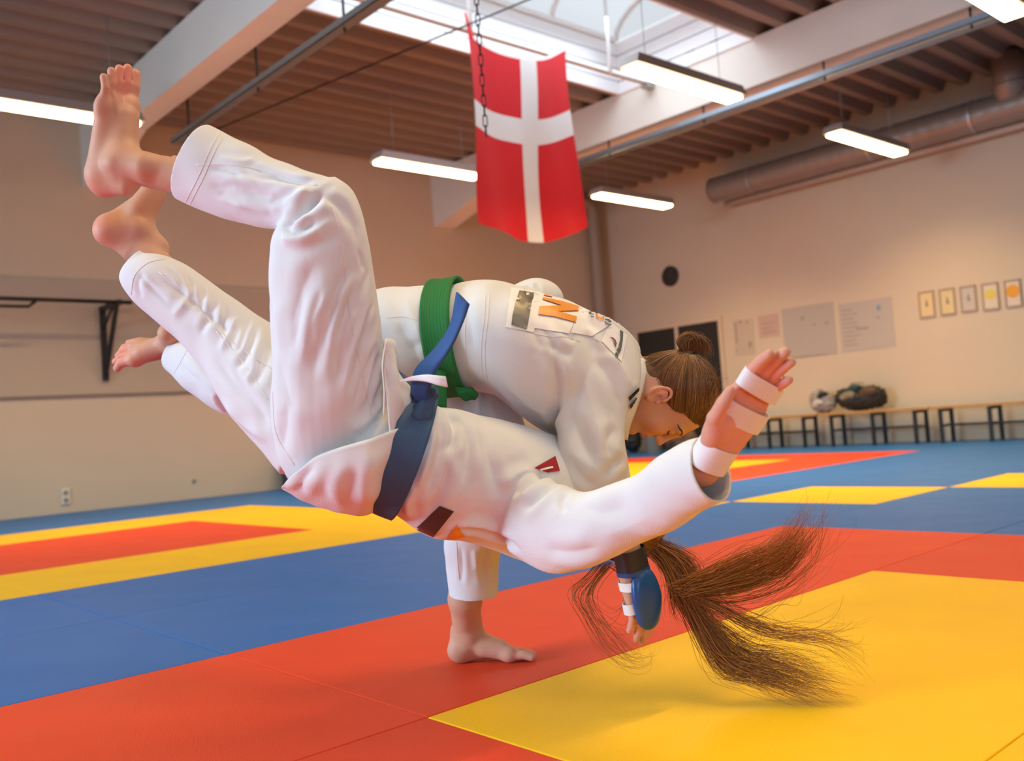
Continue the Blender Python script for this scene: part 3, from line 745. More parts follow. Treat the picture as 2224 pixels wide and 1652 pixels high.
def hairs(name, specs, M, parent, seed=1, sides=3):
    """tapered strands along guide lines; spec = guides, count, spread (root, tip), radius"""
    r = np.random.default_rng(seed); V = []; F = []
    for guides, cnt, s0, s1, rad, wob in specs:
        G = [crom(g, 6) for g in guides]; m = 22
        G = [np.array([np.interp(np.linspace(0, 1, m), np.linspace(0, 1, len(g)), g[:, c]) for c in range(3)]).T for g in G]
        for _ in range(cnt):
            w = r.dirichlet(np.full(len(G), 0.55)); P = sum(wi*g for wi, g in zip(w, G)).copy()
            L = r.uniform(0.72, 1.0); k = np.linspace(0, (m-1)*L, m); P = np.array([np.interp(k, np.arange(m), P[:, c]) for c in range(3)]).T
            t = np.linspace(0, 1, m)[:, None]
            o0, o1, o2 = r.normal(size=3), r.normal(size=3), r.normal(size=3)
            P += (s0*(1-t)+s1*t*t)*o0+wob*np.sin(t*math.pi*r.uniform(0.8, 2.4)+r.uniform(0, 6))*o1*t+0.3*wob*np.sin(t*9+r.uniform(0, 6))*o2*t
            P[:, 2] = np.maximum(P[:, 2], 0.003)
            T_ = np.gradient(P, axis=0); T_ /= np.linalg.norm(T_, axis=1)[:, None]+1e-9
            a = np.cross(T_, FW); a /= np.linalg.norm(a, axis=1)[:, None]+1e-9; b = np.cross(a, T_)
            rr = rad*r.uniform(0.7, 1.2)*(1-0.75*t**1.5)
            b0 = len(V)
            for q in range(sides):
                pass
            ring = np.stack([P+rr*(a*math.cos(2*math.pi*q/sides)+b*math.sin(2*math.pi*q/sides)) for q in range(sides)], 1).reshape(-1, 3)
            V.append(ring)
    n = m*sides; i, q = np.meshgrid(np.arange(m-1), np.arange(sides), indexing='ij'); i = i.ravel(); q = q.ravel()
    f = np.stack([i*sides+q, i*sides+(q+1) % sides, (i+1)*sides+(q+1) % sides, (i+1)*sides+q], 1)
    Fc = np.concatenate([f+k*n for k in range(len(V))]); V = np.concatenate(V)
    me = np_mesh(name, V, Fc)
    strand_tint(me, len(V)//n, n, r); o = link(name, me, parent, M, True); return o
def frame(origin, x, zhint):
    x = np.asarray(x, float); x /= np.linalg.norm(x); z = np.asarray(zhint, float); z = z-x*(z@x); z /= np.linalg.norm(z); y = np.cross(z, x)
    M = np.eye(4); M[:3, 0] = x; M[:3, 1] = y; M[:3, 2] = z; M[:3, 3] = origin; return M
# ---- anatomy, each in its own frame
def foot_sdf(side, curl=0.0):
    """x to the toes, z up, ankle joint at the origin; side = +1 when the big toe lies towards +y"""
    s = Sdf(); S = side; Z = -0.072
    P = lambda x, y, z: (x, y*S, z+Z)
    s.rc(P(0, 0, 0.130), P(-0.002, 0, 0.085), 0.029, 0.035, 0.014)
    s.rc(P(-0.046, 0, 0.095), P(-0.048, 0, 0.04), 0.018, 0.026, 0.02)
    s.el(P(-0.040, 0, 0.032), (0.034, 0.030, 0.032), k=0.02)
    s.rc(P(-0.005, 0, 0.066), P(0.085, 0.008, 0.040), 0.036, 0.024, 0.025)
    s.rc(P(-0.03, -0.010, 0.027), P(0.09, -0.024, 0.020), 0.026, 0.018, 0.02)
    s.rc(P(0.04, 0.012, 0.042), P(0.112, 0.020, 0.026), 0.024, 0.022, 0.02)
    s.el(P(0.112, 0.027, 0.023), (0.026, 0.020, 0.022), k=0.012); s.el(P(0.098, -0.033, 0.018), (0.024, 0.015, 0.013), k=0.012)
    s.el(P(0.105, -0.004, 0.020), (0.022, 0.036, 0.017), k=0.010)
    s.el(P(0.0, 0.030, 0.082), (0.014, 0.010, 0.015), k=0.014); s.el(P(-0.008, -0.030, 0.072), (0.012, 0.009, 0.014), k=0.014)
    for yt in (0.024, 0.007, -0.009, -0.022): s.rc(P(0.030, 0.003+yt*0.2, 0.068), P(0.124, yt, 0.030), 0.0045, 0.0040, 0.006)
    toes = [(0.130, 0.027, 0.180, 0.031, 0.0150, 0.0120), (0.130, 0.008, 0.186, 0.0095, 0.0098, 0.0088), (0.127, -0.009, 0.178, -0.0095, 0.0096, 0.0085), (0.121, -0.024, 0.167, -0.0265, 0.0092, 0.0082), (0.112, -0.036, 0.150, -0.041, 0.0088, 0.0078)]
    for i, (x0, y0, x1, y1, r0, r1) in enumerate(toes):
        xm, ym = (x0+x1)/2, (y0+y1)/2; zc = 0.020 if i == 0 else 0.021
        dz = -curl*0.03
        s.rc(P(x0, y0, zc+0.001), P(xm, ym, zc+0.001+dz*0.3), r0, r0*0.86, 0.004)
        s.rc(P(xm, ym, zc+0.001+dz*0.3), P(x1-abs(dz)*0.4, y1, zc-0.006+dz), r0*0.84, r1, 0.0015)
    return s
def hand_sdf(side, bend=(0.3, 0.3, 0.2), spread=0.0, thumb=0.0):
    """x along the fingers from the wrist, z out of the back of the hand, thumb towards +y*side"""
    s = Sdf(); S = side; P = lambda x, y, z=0.0: np.array((x, y*S, z))
    s.rc(P(-0.05, 0, 0), P(0.012, 0, 0), 0.029, 0.026, 0.012, np.array((0, 0, 1.0)), 0.78)
    K = [(0.086, 0.0270, 0.0100, (0.043, 0.026, 0.020)), (0.091, 0.0092, 0.0103, (0.047, 0.030, 0.021)), (0.087, -0.0086, 0.0098, (0.044, 0.028, 0.020)), (0.078, -0.0252, 0.0090, (0.034, 0.021, 0.018))]
    for i, (kx, ky, r, ln) in enumerate(K):
        s.rc(P(0.008, ky*0.55), P(kx, ky, 0.002), 0.0175, 0.0125, 0.014)
    s.el(P(0.045, 0, -0.004), (0.042, 0.036, 0.014), k=0.012)
    s.el(P(0.032, 0.026, -0.010), (0.030, 0.018, 0.016), k=0.012)
    for i, (kx, ky, r, ln) in enumerate(K):
        p = P(kx, ky, 0.002); a = 0.0; sp = spread*(1.5-i)/1.5
        for j, l in enumerate(ln):
            a += bend[j]*(1+0.12*i)
            q = p+np.array((math.cos(a)*math.cos(sp), math.sin(sp)*S*math.cos(a), -math.sin(a)))*l
            s.rc(p, q, r*(1-0.06*j), r*(0.94-0.08*j), 0.003 if j else 0.007); p = q
    t = [P(0.016, 0.026, -0.008), P(0.046, 0.044+0.012*thumb, -0.014), P(0.075, 0.048+0.018*thumb, -0.018), P(0.096, 0.046+0.020*thumb, -0.014)]
    for j, (r0, r1) in enumerate(((0.0155, 0.0115), (0.0115, 0.0105), (0.0105, 0.0085))): s.rc(t[j], t[j+1], r0, r1, 0.008 if j == 0 else 0.003)
    return s
def head_sdf():
    """x forward (face), y left, z up, between the ears"""
    s = Sdf()
    s.el((-0.014, 0, 0.028), (0.091, 0.072, 0.076), k=0.01)
    s.el((0.036, 0, -0.010), (0.050, 0.056, 0.082), k=0.03)
    s.rc((-0.020, 0, -0.030), (-0.050, 0, -0.165), 0.050, 0.056, 0.03)
    for q in (1, -1):
        s.rc((0.000, 0.048*q, -0.045), (0.062, 0.016*q, -0.092), 0.020, 0.017, 0.025)
        s.el((0.055, 0.034*q, -0.030), (0.026, 0.025, 0.028), k=0.025)
        s.el((0.072, 0.024*q, 0.020), (0.014, 0.027, 0.009), k=0.018)
    s.el((0.071, 0, -0.096), (0.019, 0.018, 0.016), k=0.016)
    s.el((0.078, 0, -0.056), (0.016, 0.026, 0.026), k=0.014)
    for q in (1, -1): s.el((0.098, 0.032*q, 0.003), (0.016, 0.017, 0.011), k=0.014, cut=True)
    for q in (1, -1): s.el((0.0705, 0.031*q, 0.002), (0.0155, 0.016, 0.0135), k=0.003)
    s.rc((0.083, 0, 0.020), (0.104, 0, -0.026), 0.0085, 0.0092, 0.014)
    s.el((0.106, 0, -0.029), (0.0105, 0.0095, 0.0085), k=0.007)
    for q in (1, -1): s.el((0.098, 0.0115*q, -0.032), (0.011, 0.0072, 0.0078), k=0.006)
    for q in (1, -1): s.el((0.104, 0.006*q, -0.0395), (0.006, 0.0035, 0.004), k=0.003, cut=True)
    s.el((0.0905, 0, -0.0560), (0.0085, 0.021, 0.0050), k=0.004)
    s.el((0.0885, 0, -0.0675), (0.0090, 0.018, 0.0062), k=0.004)
    s.el((0.099, 0, -0.0612), (0.008, 0.020, 0.0012), k=0.003, cut=True)
    s.el((0.090, 0, -0.078), (0.006, 0.014, 0.004), k=0.008, cut=True)
    ca, sa = math.cos(0.25), math.sin(0.25); R = np.array([[ca, 0, -sa], [0, 1, 0], [sa, 0, ca]])
    for q in (1, -1):
        s.el((-0.012, 0.068*q, -0.023), (0.0165, 0.007, 0.027), R, k=0.004)
        e = [np.array((-0.011, 0.074*q, -0.023))+R @ np.array((0.0165*math.cos(a), (0.002+0.004*max(0, -math.cos(a)))*q, 0.0275*math.sin(a))) for a in np.linspace(0.15, 4.55, 13)]
        for i in range(12): s.rc(e[i], e[i+1], 0.0036, 0.0036, 0.0025)
        s.rc((-0.013, 0.0745*q, -0.008), (-0.013, 0.074*q, -0.030), 0.0030, 0.0028, 0.003)
        s.el((-0.003, 0.0745*q, -0.028), (0.0085, 0.009, 0.0115), R, k=0.002, cut=True)
        s.el((-0.008, 0.0775*q, -0.012), (0.006, 0.0045, 0.011), R, k=0.002, cut=True)
        s.el((0.0065, 0.0715*q, -0.029), (0.0045, 0.0045, 0.0065), k=0.003)
        s.el((-0.004, 0.0715*q, -0.048), (0.0075, 0.0055, 0.0085), k=0.005)
    return s
HAIR_UNDER = mat('hair_under', (0.13, 0.062, 0.022), 0.5)
def hair_cap(MH, HS, bun_at, NS, M, parent, seed=12):
    """close cap over the skull and strands drawn along it from the hairline to the tie"""
    hw = lambda *v: MH[:3, :3] @ (np.array(v)*HS)+MH[:3, 3]
    cap = Sdf(); cap.el((-0.016, 0, 0.030), (0.0955, 0.0775, 0.0825), k=0.004); cap.el((-0.045, 0, -0.048), (0.055, 0.056, 0.062), k=0.02)
    V, F = cap.mesh(0.003)
    def hairline(x, y):
        return np.interp(x, [-0.12, -0.06, -0.050, -0.040, -0.034, -0.012, 0.008, 0.022, 0.030, 0.036, 0.05, 0.062, 0.076], [-0.112, -0.106, -0.094, -0.070, -0.042, 0.003, -0.008, 0.004, 0.012, 0.034, 0.047, 0.058, 0.076])
    g = V[:, 2]-hairline(V[:, 0], V[:, 1]); keep = g > -0.002
    F = F[keep[F].all(1)]
    m_ = np_mesh('hair', np.array([hw(*v) for v in V]), F); bm = bmesh.new(); bm.from_mesh(m_); bmesh.ops.delete(bm, geom=[v for v in bm.verts if not v.link_faces], context='VERTS'); bm.to_mesh(m_); bm.free()
    hair = link('hair', m_, parent, HAIR_UNDER, True)
    bunc = np.array(bun_at); r_ = np.random.default_rng(seed)
    VV = []; mseg = 16; A_ = np.array((0.0955, 0.0775, 0.0825)); c0 = np.array((-0.016, 0, 0.030))
    roots = V[(g > -0.003)]
    edge = V[(g > -0.003) & (g < 0.010)]
    for k in range(NS):
        p = (edge if k % 2 else roots)[r_.integers(len(edge) if k % 2 else len(roots))]+r_.normal(size=3)*0.0015
        e = bunc+r_.normal(size=3)*0.004
        d0 = (p-c0)/A_; d0 /= np.linalg.norm(d0); d1 = (e-c0)/A_; d1 /= np.linalg.norm(d1)
        t = np.linspace(0, 1, mseg)[:, None]; dd = d0*(1-t)+d1*t; dd /= np.linalg.norm(dd, axis=1)[:, None]
        off = 1+0.004+0.010*r_.random()*np.sin(t*math.pi)**0.6+0.02*t**6+r_.normal()*0.0015*np.sin(t*5)
        Q = c0+dd*A_*off; Q = Q+(p+(p-c0)*0.01-Q[0])*(1-t)**2; Q = np.array([hw(*q) for q in Q])
        T_ = np.gradient(Q, axis=0); T_ /= np.linalg.norm(T_, axis=1)[:, None]; a = np.cross(T_, FW); a /= np.linalg.norm(a, axis=1)[:, None]; bb = np.cross(a, T_)
        rr = 0.00062*r_.uniform(0.6, 1.2)*np.clip(np.minimum(t*6+0.25, 1), 0, 1)
        VV.append(np.stack([Q+rr*(a*math.cos(2.1*q)+bb*math.sin(2.1*q)) for q in range(3)], 1).reshape(-1, 3))
    i, q = np.meshgrid(np.arange(mseg-1), np.arange(3), indexing='ij'); i = i.ravel(); q = q.ravel()
    f = np.stack([i*3+q, i*3+(q+1) % 3, (i+1)*3+(q+1) % 3, (i+1)*3+q], 1)
    sm = np_mesh('hair_strands', np.concatenate(VV), np.concatenate([f+k*mseg*3 for k in range(NS)])); strand_tint(sm, NS, mseg*3, r_); st = link('hair_strands', sm, hair, M, True); tag(st, kind='stuff')
    return hair
# ------------------------------------------------------------------ the two fighters
SKIN = (0.60, 0.335, 0.22)
m_skin = mat('skin', SKIN, 0.55, spec=0.35, noise=0.04, nscale=30, bump=0.12, bscale=420, bdist=0.0006, sss=0.25, attr=True)
m_gi = mat('judogi_cotton', (0.725, 0.735, 0.73), 0.85, noise=0.015, nscale=8, spec=0.2, sheen=0.1); weave(m_gi, 150, 0.25, 0.0012, (0.5, 0.6, 0.3))
m_gi2 = mat('trouser_cotton', (0.715, 0.735, 0.745), 0.85, noise=0.012, nscale=8, spec=0.2, sheen=0.1); weave(m_gi2, 240, 0.15, 0.0006, (0.2, 0.5, 0.8))
m_seam = mat('seam_thread', (0.80, 0.77, 0.72), 0.9)
m_blueb = mat('blue_belt', (0.038, 0.095, 0.19), 0.75, noise=0.05, nscale=30)
m_green = mat('green_belt', (0.010, 0.16, 0.030), 0.75, noise=0.05, nscale=30)
m_hairA = hair_mat('brown_hair', (0.20, 0.095, 0.032), 0.36)
m_hairB = hair_mat('auburn_hair', (0.30, 0.115, 0.026), 0.36)
m_tape = mat('white_tape', (0.80, 0.79, 0.78), 0.7, bump=0.2, bscale=500)
m_patch = mat('patch_white', (0.86, 0.85, 0.83), 0.55)
m_olive = mat('patch_olive', (0.15, 0.13, 0.085), 0.35); m_orange = mat('patch_orange', (0.80, 0.30, 0.03), 0.45)
m_pgrey = mat('patch_slate', (0.10, 0.13, 0.14), 0.45); m_pred = mat('patch_red', (0.36, 0.012, 0.02), 0.5)
m_lip = None
def skin_obj(sdf, h, parent, spots, it=2):
    V, F = sdf.mesh(h); me = np_mesh('body', V, F); V, E = arrays(me); V = relax(V, E, it); put(me, V)
    tint_attr(me, V, SKIN, spots); me.materials.append(m_skin)
    return link('body', me, parent, None, True)
A3 = lambda *p: at(*p)
# ================= thrown fighter
thrown = empty('person', tuple(at(760, 1000, 1.9)), 'barefoot person with a blue belt in white judo suit thrown upside down, long hair flying', 'person', 'two fighters')
near_shin = [(462, 275, 382, 432, 1.86, .80), (520, 303, 440, 458, 1.85, .80), (580, 335, 508, 480, 1.83, .82), (640, 363, 570, 493, 1.81, .85), (700, 381, 618, 503, 1.79, .85), (742, 396, 640, 540, 1.78, .8)]
near_thigh = [(640, 440, 728, 384, 1.78, .75), (611, 486, 766, 414, 1.78, .78), (592, 522, 788, 470, 1.78, .80), (586, 570, 800, 530, 1.78, .82), (588, 640, 813, 610, 1.785, .82), (592, 720, 825, 690, 1.79, .84), (592, 800, 832, 770, 1.80, .85), (589, 870, 838, 850, 1.81, .88), (595, 940, 845, 920, 1.83, .9), (612, 1000, 850, 975, 1.85, .9), (645, 1042, 850, 1020, 1.87, .8)]
far_leg = [(345, 549, 262, 600, 2.06, .85), (400, 572, 272, 632, 2.05, .85), (452, 608, 330, 690, 2.04, .85), (510, 650, 388, 740, 2.03, .88), (570, 690, 434, 792, 2.02, .9), (640, 740, 476, 858, 2.00, .9), (700, 790, 512, 915, 1.98, .9), (760, 860, 556, 965, 1.96, .9), (800, 930, 612, 1030, 1.94, .9)]
R1, C1, T1 = rings(near_shin, e0=0.03); R2, _, _ = rings(near_thigh); R3, C3, T3 = rings(far_leg, e0=0.03)
R4, _, _ = rings([(650, 900, 640, 1046, 1.90, 1.2), (720, 870, 720, 1075, 1.89, 1.3), (800, 860, 790, 1090, 1.88, 1.25), (880, 860, 840, 1085, 1.88, 1.2)])
trs = union('trousers', [tube_mesh(R) for R in (R1, R2, R3, R4)], 0.0044, 8)
ripple(trs, 0.0018, 20, 3)
folds(trs, [
    ([(608, 494), (640, 470), (675, 440), (700, 415)], -0.020, 0.012), ([(612, 500), (650, 500), (690, 478)], -0.012, 0.010), ([(596, 512), (640, 520), (690, 500), (722, 470)], 0.006, 0.012),
    ([(690, 400), (640, 395), (580, 375), (520, 358)], -0.006, 0.009), ([(640, 440), (580, 425), (510, 415), (450, 400)], -0.006, 0.010), ([(590, 465), (550, 450), (500, 440)], 0.004, 0.010), ([(690, 420), (650, 425), (610, 440)], 0.005, 0.009),
    ([(560, 345), (520, 350), (470, 340)], 0.003, 0.008), ([(700, 430), (735, 450), (760, 500)], -0.005, 0.012), ([(720, 420), (760, 470), (778, 540)], -0.004, 0.011),
    ([(790, 600), (755, 680), (735, 770), (730, 850)], -0.006, 0.012), ([(770, 560), (720, 650), (690, 750), (680, 830)], -0.005, 0.015), ([(735, 600), (680, 700), (650, 800)], 0.005, 0.018), ([(810, 680), (790, 760), (780, 840), (770, 900)], -0.006, 0.011), ([(822, 740), (808, 820), (800, 900)], -0.006, 0.010), ([(690, 560), (650, 640), (630, 720)], -0.004, 0.016), ([(835, 860), (800, 910), (760, 940)], 0.006, 0.012),
    ([(610, 985), (620, 930), (625, 870)], -0.004, 0.014), ([(605, 780), (620, 840), (640, 900)], -0.004, 0.016),
    ([(345, 600), (400, 640), (460, 690), (520, 740)], -0.005, 0.009), ([(420, 620), (400, 660), (370, 690)], 0.004, 0.010), ([(470, 650), (455, 690), (430, 730)], -0.005, 0.009), ([(520, 680), (500, 720), (475, 770)], 0.005, 0.009), ([(555, 700), (540, 760), (510, 810)], -0.006, 0.009), ([(585, 730), (575, 790), (545, 850)], -0.006, 0.010), ([(460, 770), (510, 830), (560, 890), (590, 930)], -0.006, 0.012), ([(480, 870), (530, 920), (585, 960)], 0.005, 0.014), ([(310, 590), (300, 620), (310, 650)], -0.003, 0.008), ([(590, 650), (590, 700), (600, 780)], -0.004, 0.012),
    ([(828, 760), (815, 800), (800, 850), (792, 890)], -0.005, 0.006), ([(815, 740), (800, 790), (785, 840), (778, 880)], -0.005, 0.006), ([(800, 700), (780, 760), (765, 820), (758, 860)], -0.0045, 0.006), ([(812, 650), (792, 710), (770, 770)], -0.004, 0.006), ([(795, 640), (770, 710), (748, 780)], -0.004, 0.007), ([(778, 600), (750, 680), (728, 750)], -0.0035, 0.007), ([(800, 580), (785, 640), (765, 690)], -0.0035, 0.006), ([(760, 570), (728, 640), (708, 700)], -0.003, 0.007), ([(735, 640), (712, 710), (698, 770)], -0.003, 0.007), ([(700, 620), (680, 690), (668, 760)], -0.003, 0.008), ([(830, 820), (818, 860), (808, 900)], -0.004, 0.005), ([(780, 540), (790, 590)], -0.003, 0.006), ([(838, 850), (828, 890), (815, 920)], -0.004, 0.005), ([(660, 620), (648, 700), (640, 760)], -0.0025, 0.009),
    ([(455, 365), (490, 370), (530, 385)], -0.004, 0.005), ([(480, 400), (520, 405), (560, 415)], -0.0035, 0.006), ([(470, 420), (500, 425), (540, 440)], -0.003, 0.006), ([(520, 370), (560, 385), (600, 395)], -0.0035, 0.006), ([(560, 380), (600, 388), (650, 392), (690, 392)], -0.004, 0.006), ([(580, 440), (610, 430), (650, 415)], -0.005, 0.007),
    ([(360, 580), (385, 600), (400, 625)], -0.003, 0.005), ([(400, 590), (415, 620), (420, 650)], -0.003, 0.005), ([(440, 615), (440, 650), (432, 680)], -0.004, 0.006), ([(490, 650), (488, 690), (478, 720)], -0.004, 0.006), ([(540, 690), (530, 730), (515, 770)], -0.004, 0.006), ([(300, 590), (330, 625), (370, 660)], -0.003, 0.005), ([(570, 740), (560, 800), (545, 840)], -0.004, 0.006), ([(500, 790), (540, 850), (580, 900)], -0.004, 0.007)])
cut_end(trs, C1[0], -T1[0], 0.14, 0.0); cut_end(trs, C3[0], -T3[0], 0.12, 0.0)
t_trs = bvh(trs)
cloth_obj('trousers', trs, m_gi2, thrown)
seam('trouser_seam', t_trs, [[(425, 358), (500, 358), (580, 372), (650, 398), (690, 402)], [(488, 288), (466, 330), (440, 390), (412, 444)], [(478, 284), (456, 326), (430, 386), (402, 440)],
    [(716, 440), (742, 520), (752, 620), (768, 720), (790, 820), (806, 900)], [(345, 590), (420, 660), (500, 740), (590, 800)], [(285, 640), (292, 600), (320, 572), (360, 562)], [(592, 850), (600, 940), (640, 1010)], [(470, 720), (530, 790), (590, 880)]], m_seam, thrown)
# jacket of the thrown fighter
tor = [(880, 862, 818, 1098, 1.88, 1.15), (925, 862, 848, 1110, 1.885, 1.12), (955, 884, 890, 1142, 1.90, 1.10), (1000, 889, 935, 1166, 1.92, 1.08), (1050, 904, 1000, 1172, 1.95, 1.05), (1110, 918, 1080, 1196, 1.99, 1.0), (1170, 934, 1150, 1222, 2.03, .95), (1235, 960, 1220, 1232, 2.06, .9), (1300, 1010, 1285, 1205, 2.08, .85), (1345, 1060, 1330, 1170, 2.10, .8)]
slv = [(1100, 1040, 1120, 1180, 1.92, .75), (1150, 1030, 1150, 1215, 1.87, .72), (1200, 1048, 1190, 1240, 1.81, .70), (1255, 1066, 1250, 1241, 1.75, .66), (1320, 1054, 1322, 1214, 1.70, .66), (1388, 1026, 1398, 1182, 1.66, .68), (1445, 982, 1458, 1155, 1.61, .70), (1500, 952, 1497, 1128, 1.575, .72), (1560, 938, 1528, 1102, 1.54, .74)]
far = [(1150, 960, 1230, 1080, 2.15, .9), (1230, 930, 1300, 1020, 2.28, .9), (1250, 860, 1330, 900, 2.40, .9), (1230, 790, 1300, 790, 2.46, .9)]
RJ, CJ, TJ = rings(tor, n=44); RS, CS, TS = rings(slv, e1=0.03); RF, CF, TF = rings(far, e1=0.03)
jk = union('jacket', [tube_mesh(R) for R in (RJ, RS, RF)], 0.0044, 8)
ripple(jk, 0.0022, 24, 5)
folds(jk, [
    ([(955, 900), (960, 960), (945, 1030), (920, 1090)], -0.010, 0.012), ([(960, 888), (982, 915), (984, 955), (972, 990)], -0.013, 0.010), ([(985, 895), (1010, 940), (1015, 1000), (1000, 1060)], -0.008, 0.012), ([(940, 930), (930, 990), (905, 1060)], 0.008, 0.010), ([(1040, 920), (1060, 990), (1080, 1050), (1090, 1090)], -0.006, 0.014), ([(975, 1000), (960, 1060), (925, 1120)], -0.008, 0.011), ([(905, 1050), (885, 1090), (890, 1130)], 0.008, 0.010),
    ([(1210, 1045), (1170, 1075), (1130, 1110)], -0.012, 0.012), ([(1235, 1068), (1222, 1090), (1228, 1115)], -0.005, 0.008), ([(1195, 1030), (1150, 1045), (1110, 1080)], -0.009, 0.012), ([(1160, 1020), (1120, 1030), (1080, 1060)], 0.006, 0.013), ([(985, 1160), (1030, 1150), (1090, 1170), (1140, 1200)], -0.009, 0.010), ([(1000, 1130), (1040, 1140), (1090, 1150)], 0.006, 0.012),
    ([(1260, 1095), (1310, 1112), (1370, 1095)], -0.004, 0.020), ([(1300, 1165), (1360, 1145), (1420, 1115)], 0.003, 0.022), ([(1180, 1190), (1240, 1200), (1310, 1185)], -0.005, 0.014)])
cut_end(jk, CS[-1], TS[-1], 0.13, 0.0); cut_end(jk, CF[-1], TF[-1], 0.10, 0.004)
t_jk = bvh(jk)
jacketB = cloth_obj('jacket', jk, m_gi, thrown)
decal('back_patch', t_jk, [[(955, 1098), (986, 1110), (938, 1170), (898, 1152)]], mat('patch_brown', (0.055, 0.035, 0.028), 0.35), thrown, 10, 16)['label'] = 'dark brown patch'
decal('back_print', t_jk, [[(992, 1138), (1000, 1150), (1010, 1166), (968, 1174)], [(992, 1138), (1000, 1150), (980, 1166), (968, 1174)]], m_orange, thrown)
decal('shoulder_label', t_jk, [[(1160, 1016), (1206, 990), (1216, 1022), (1190, 1026)]], m_pred, thrown)
decal('label_stripe', t_jk, [[(1172, 1018), (1200, 1012), (1201, 1016), (1174, 1022)]], m_patch, thrown, off=0.004)
seam('jacket_seam', t_jk, [[(1010, 893), (985, 960), (960, 1040), (935, 1120)]], m_seam, thrown)
# skirt of the jacket hanging below the belt
def sheet_rows(name, rows, M, parent, sub=5, thick=0.004, jig=0.0, seed=1, folds_=()):
    G = np.array([crom(r, sub) for r in rows]); G = np.array([crom(G[:, j], 6) for j in range(G.shape[1])])
    nj, ni, _ = G.shape; V = [at(*G[j, i]) for j in range(nj) for i in range(ni)]
    F = [(j*ni+i, j*ni+i+1, (j+1)*ni+i+1, (j+1)*ni+i) for j in range(nj-1) for i in range(ni-1)]
    me = np_mesh(name, np.array(V), F)
    if jig: ripple(me, jig, 28, seed)
    if folds_: folds(me, folds_)
    return cloth_obj(name, me, M, parent, thick)
sheet_rows('jacket_skirt', [
    [(872, 926, 1.748), (806, 952, 1.705), (740, 971, 1.70), (690, 990, 1.71), (650, 1020, 1.73), (612, 1056, 1.77)],
    [(858, 982, 1.742), (805, 1010, 1.70), (745, 1022, 1.70), (695, 1034, 1.71), (652, 1046, 1.735), (613, 1057, 1.775)],
    [(836, 1042, 1.765), (805, 1078, 1.735), (750, 1082, 1.74), (700, 1076, 1.75), (656, 1066, 1.76), (614, 1058, 1.78)],
    [(824, 1092, 1.83), (795, 1112, 1.82), (745, 1110, 1.82), (695, 1098, 1.82), (655, 1084, 1.81), (615, 1060, 1.79)],
    [(830, 1098, 1.92), (795, 1108, 1.92), (745, 1104, 1.91), (700, 1090, 1.90), (660, 1076, 1.87), (618, 1060, 1.81)]], m_gi, thrown, jig=0.003, seed=8,
    folds_=[([(690, 1010), (660, 1040), (650, 1070)], 0.006, 0.010), ([(760, 1000), (730, 1050), (740, 1100)], -0.006, 0.012), ([(820, 980), (790, 1040), (800, 1090)], -0.006, 0.012)])
sheet_rows('jacket_front', [
    [(832, 738, 1.765), (837, 800, 1.750), (840, 870, 1.735), (844, 915, 1.730), (848, 948, 1.735)],
    [(845, 735, 1.775), (850, 800, 1.765), (866, 862, 1.76), (860, 915, 1.75), (860, 950, 1.748)],
    [(857, 742, 1.785), (866, 812, 1.785), (900, 856, 1.80), (888, 912, 1.785), (874, 952, 1.77)]], m_gi, thrown, jig=0.002, seed=9, folds_=[([(848, 750), (854, 820), (872, 900)], -0.008, 0.007), ([(838, 760), (842, 840), (852, 920)], 0.006, 0.006)])
strip('drawstring', [((838, 735), (841, 735), 1.735, 1.735), ((829, 790), (832, 792), 1.712, 1.712), ((833, 850), (836, 850), 1.70, 1.70), ((832, 905), (835, 904), 1.695, 1.695)], m_tape, thrown, 0.002, 6, 2)
# blue belt
RB, _, _ = rings([(878, 852, 812, 1092, 1.88, 1.19), (910, 856, 830, 1100, 1.883, 1.18), (944, 862, 852, 1108, 1.888, 1.17)], sub=5, n=72, grow=0.0145)
V, F = tube_mesh(RB, False); bl_ = pyd('blue_belt', V, F, m_blueb, thrown, True); md = bl_.modifiers.new('t', 'SOLIDIFY'); md.thickness = 0.006; md.offset = 0
s_ = Sdf(); kp = [at(902, 868, 1.795), at(918, 850, 1.785), at(936, 862, 1.79), at(926, 884, 1.78), at(908, 886, 1.785)]
for a, b in zip(kp, kp[1:]+kp[:1]): s_.rc(a, b, 0.0085, 0.0085, 0.003)
s_.rc(at(908, 880, 1.775), at(938, 846, 1.775), 0.0095, 0.0095, 0.002); s_.rc(at(914, 888, 1.77), at(945, 858, 1.775), 0.0085, 0.0085, 0.001); s_.rc(at(908, 905, 1.768), at(922, 876, 1.77), 0.016, 0.011, 0.003); s_.rc(at(926, 904, 1.77), at(936, 874, 1.775), 0.012, 0.009, 0.002)
V, F = s_.mesh(0.003); link('belt_knot', np_mesh('belt_knot', V, F), bl_, m_blueb, True)
strip('belt_end', [((902, 874), (930, 868), 1.768, 1.768), ((894, 836), (934, 846), 1.755, 1.75), ((904, 800), (948, 805), 1.75, 1.725), ((935, 768), (968, 772), 1.74, 1.70), ((966, 730), (985, 742), 1.73, 1.69), ((982, 695), (1003, 702), 1.72, 1.685), ((988, 660), (1014, 674), 1.71, 1.69), ((992, 634), (1019, 660), 1.70, 1.69)], mat('blue_belt_bright', (0.022, 0.09, 0.27), 0.75), bl_, 0.005, 6, 4)['label'] = 'flying belt end'
strip('belt_end', [((858, 798), (854, 815), 1.83, 1.83), ((880, 815), (870, 838), 1.81, 1.80), ((912, 846), (896, 866), 1.79, 1.785)], m_blueb, bl_, 0.005, 6, 3)
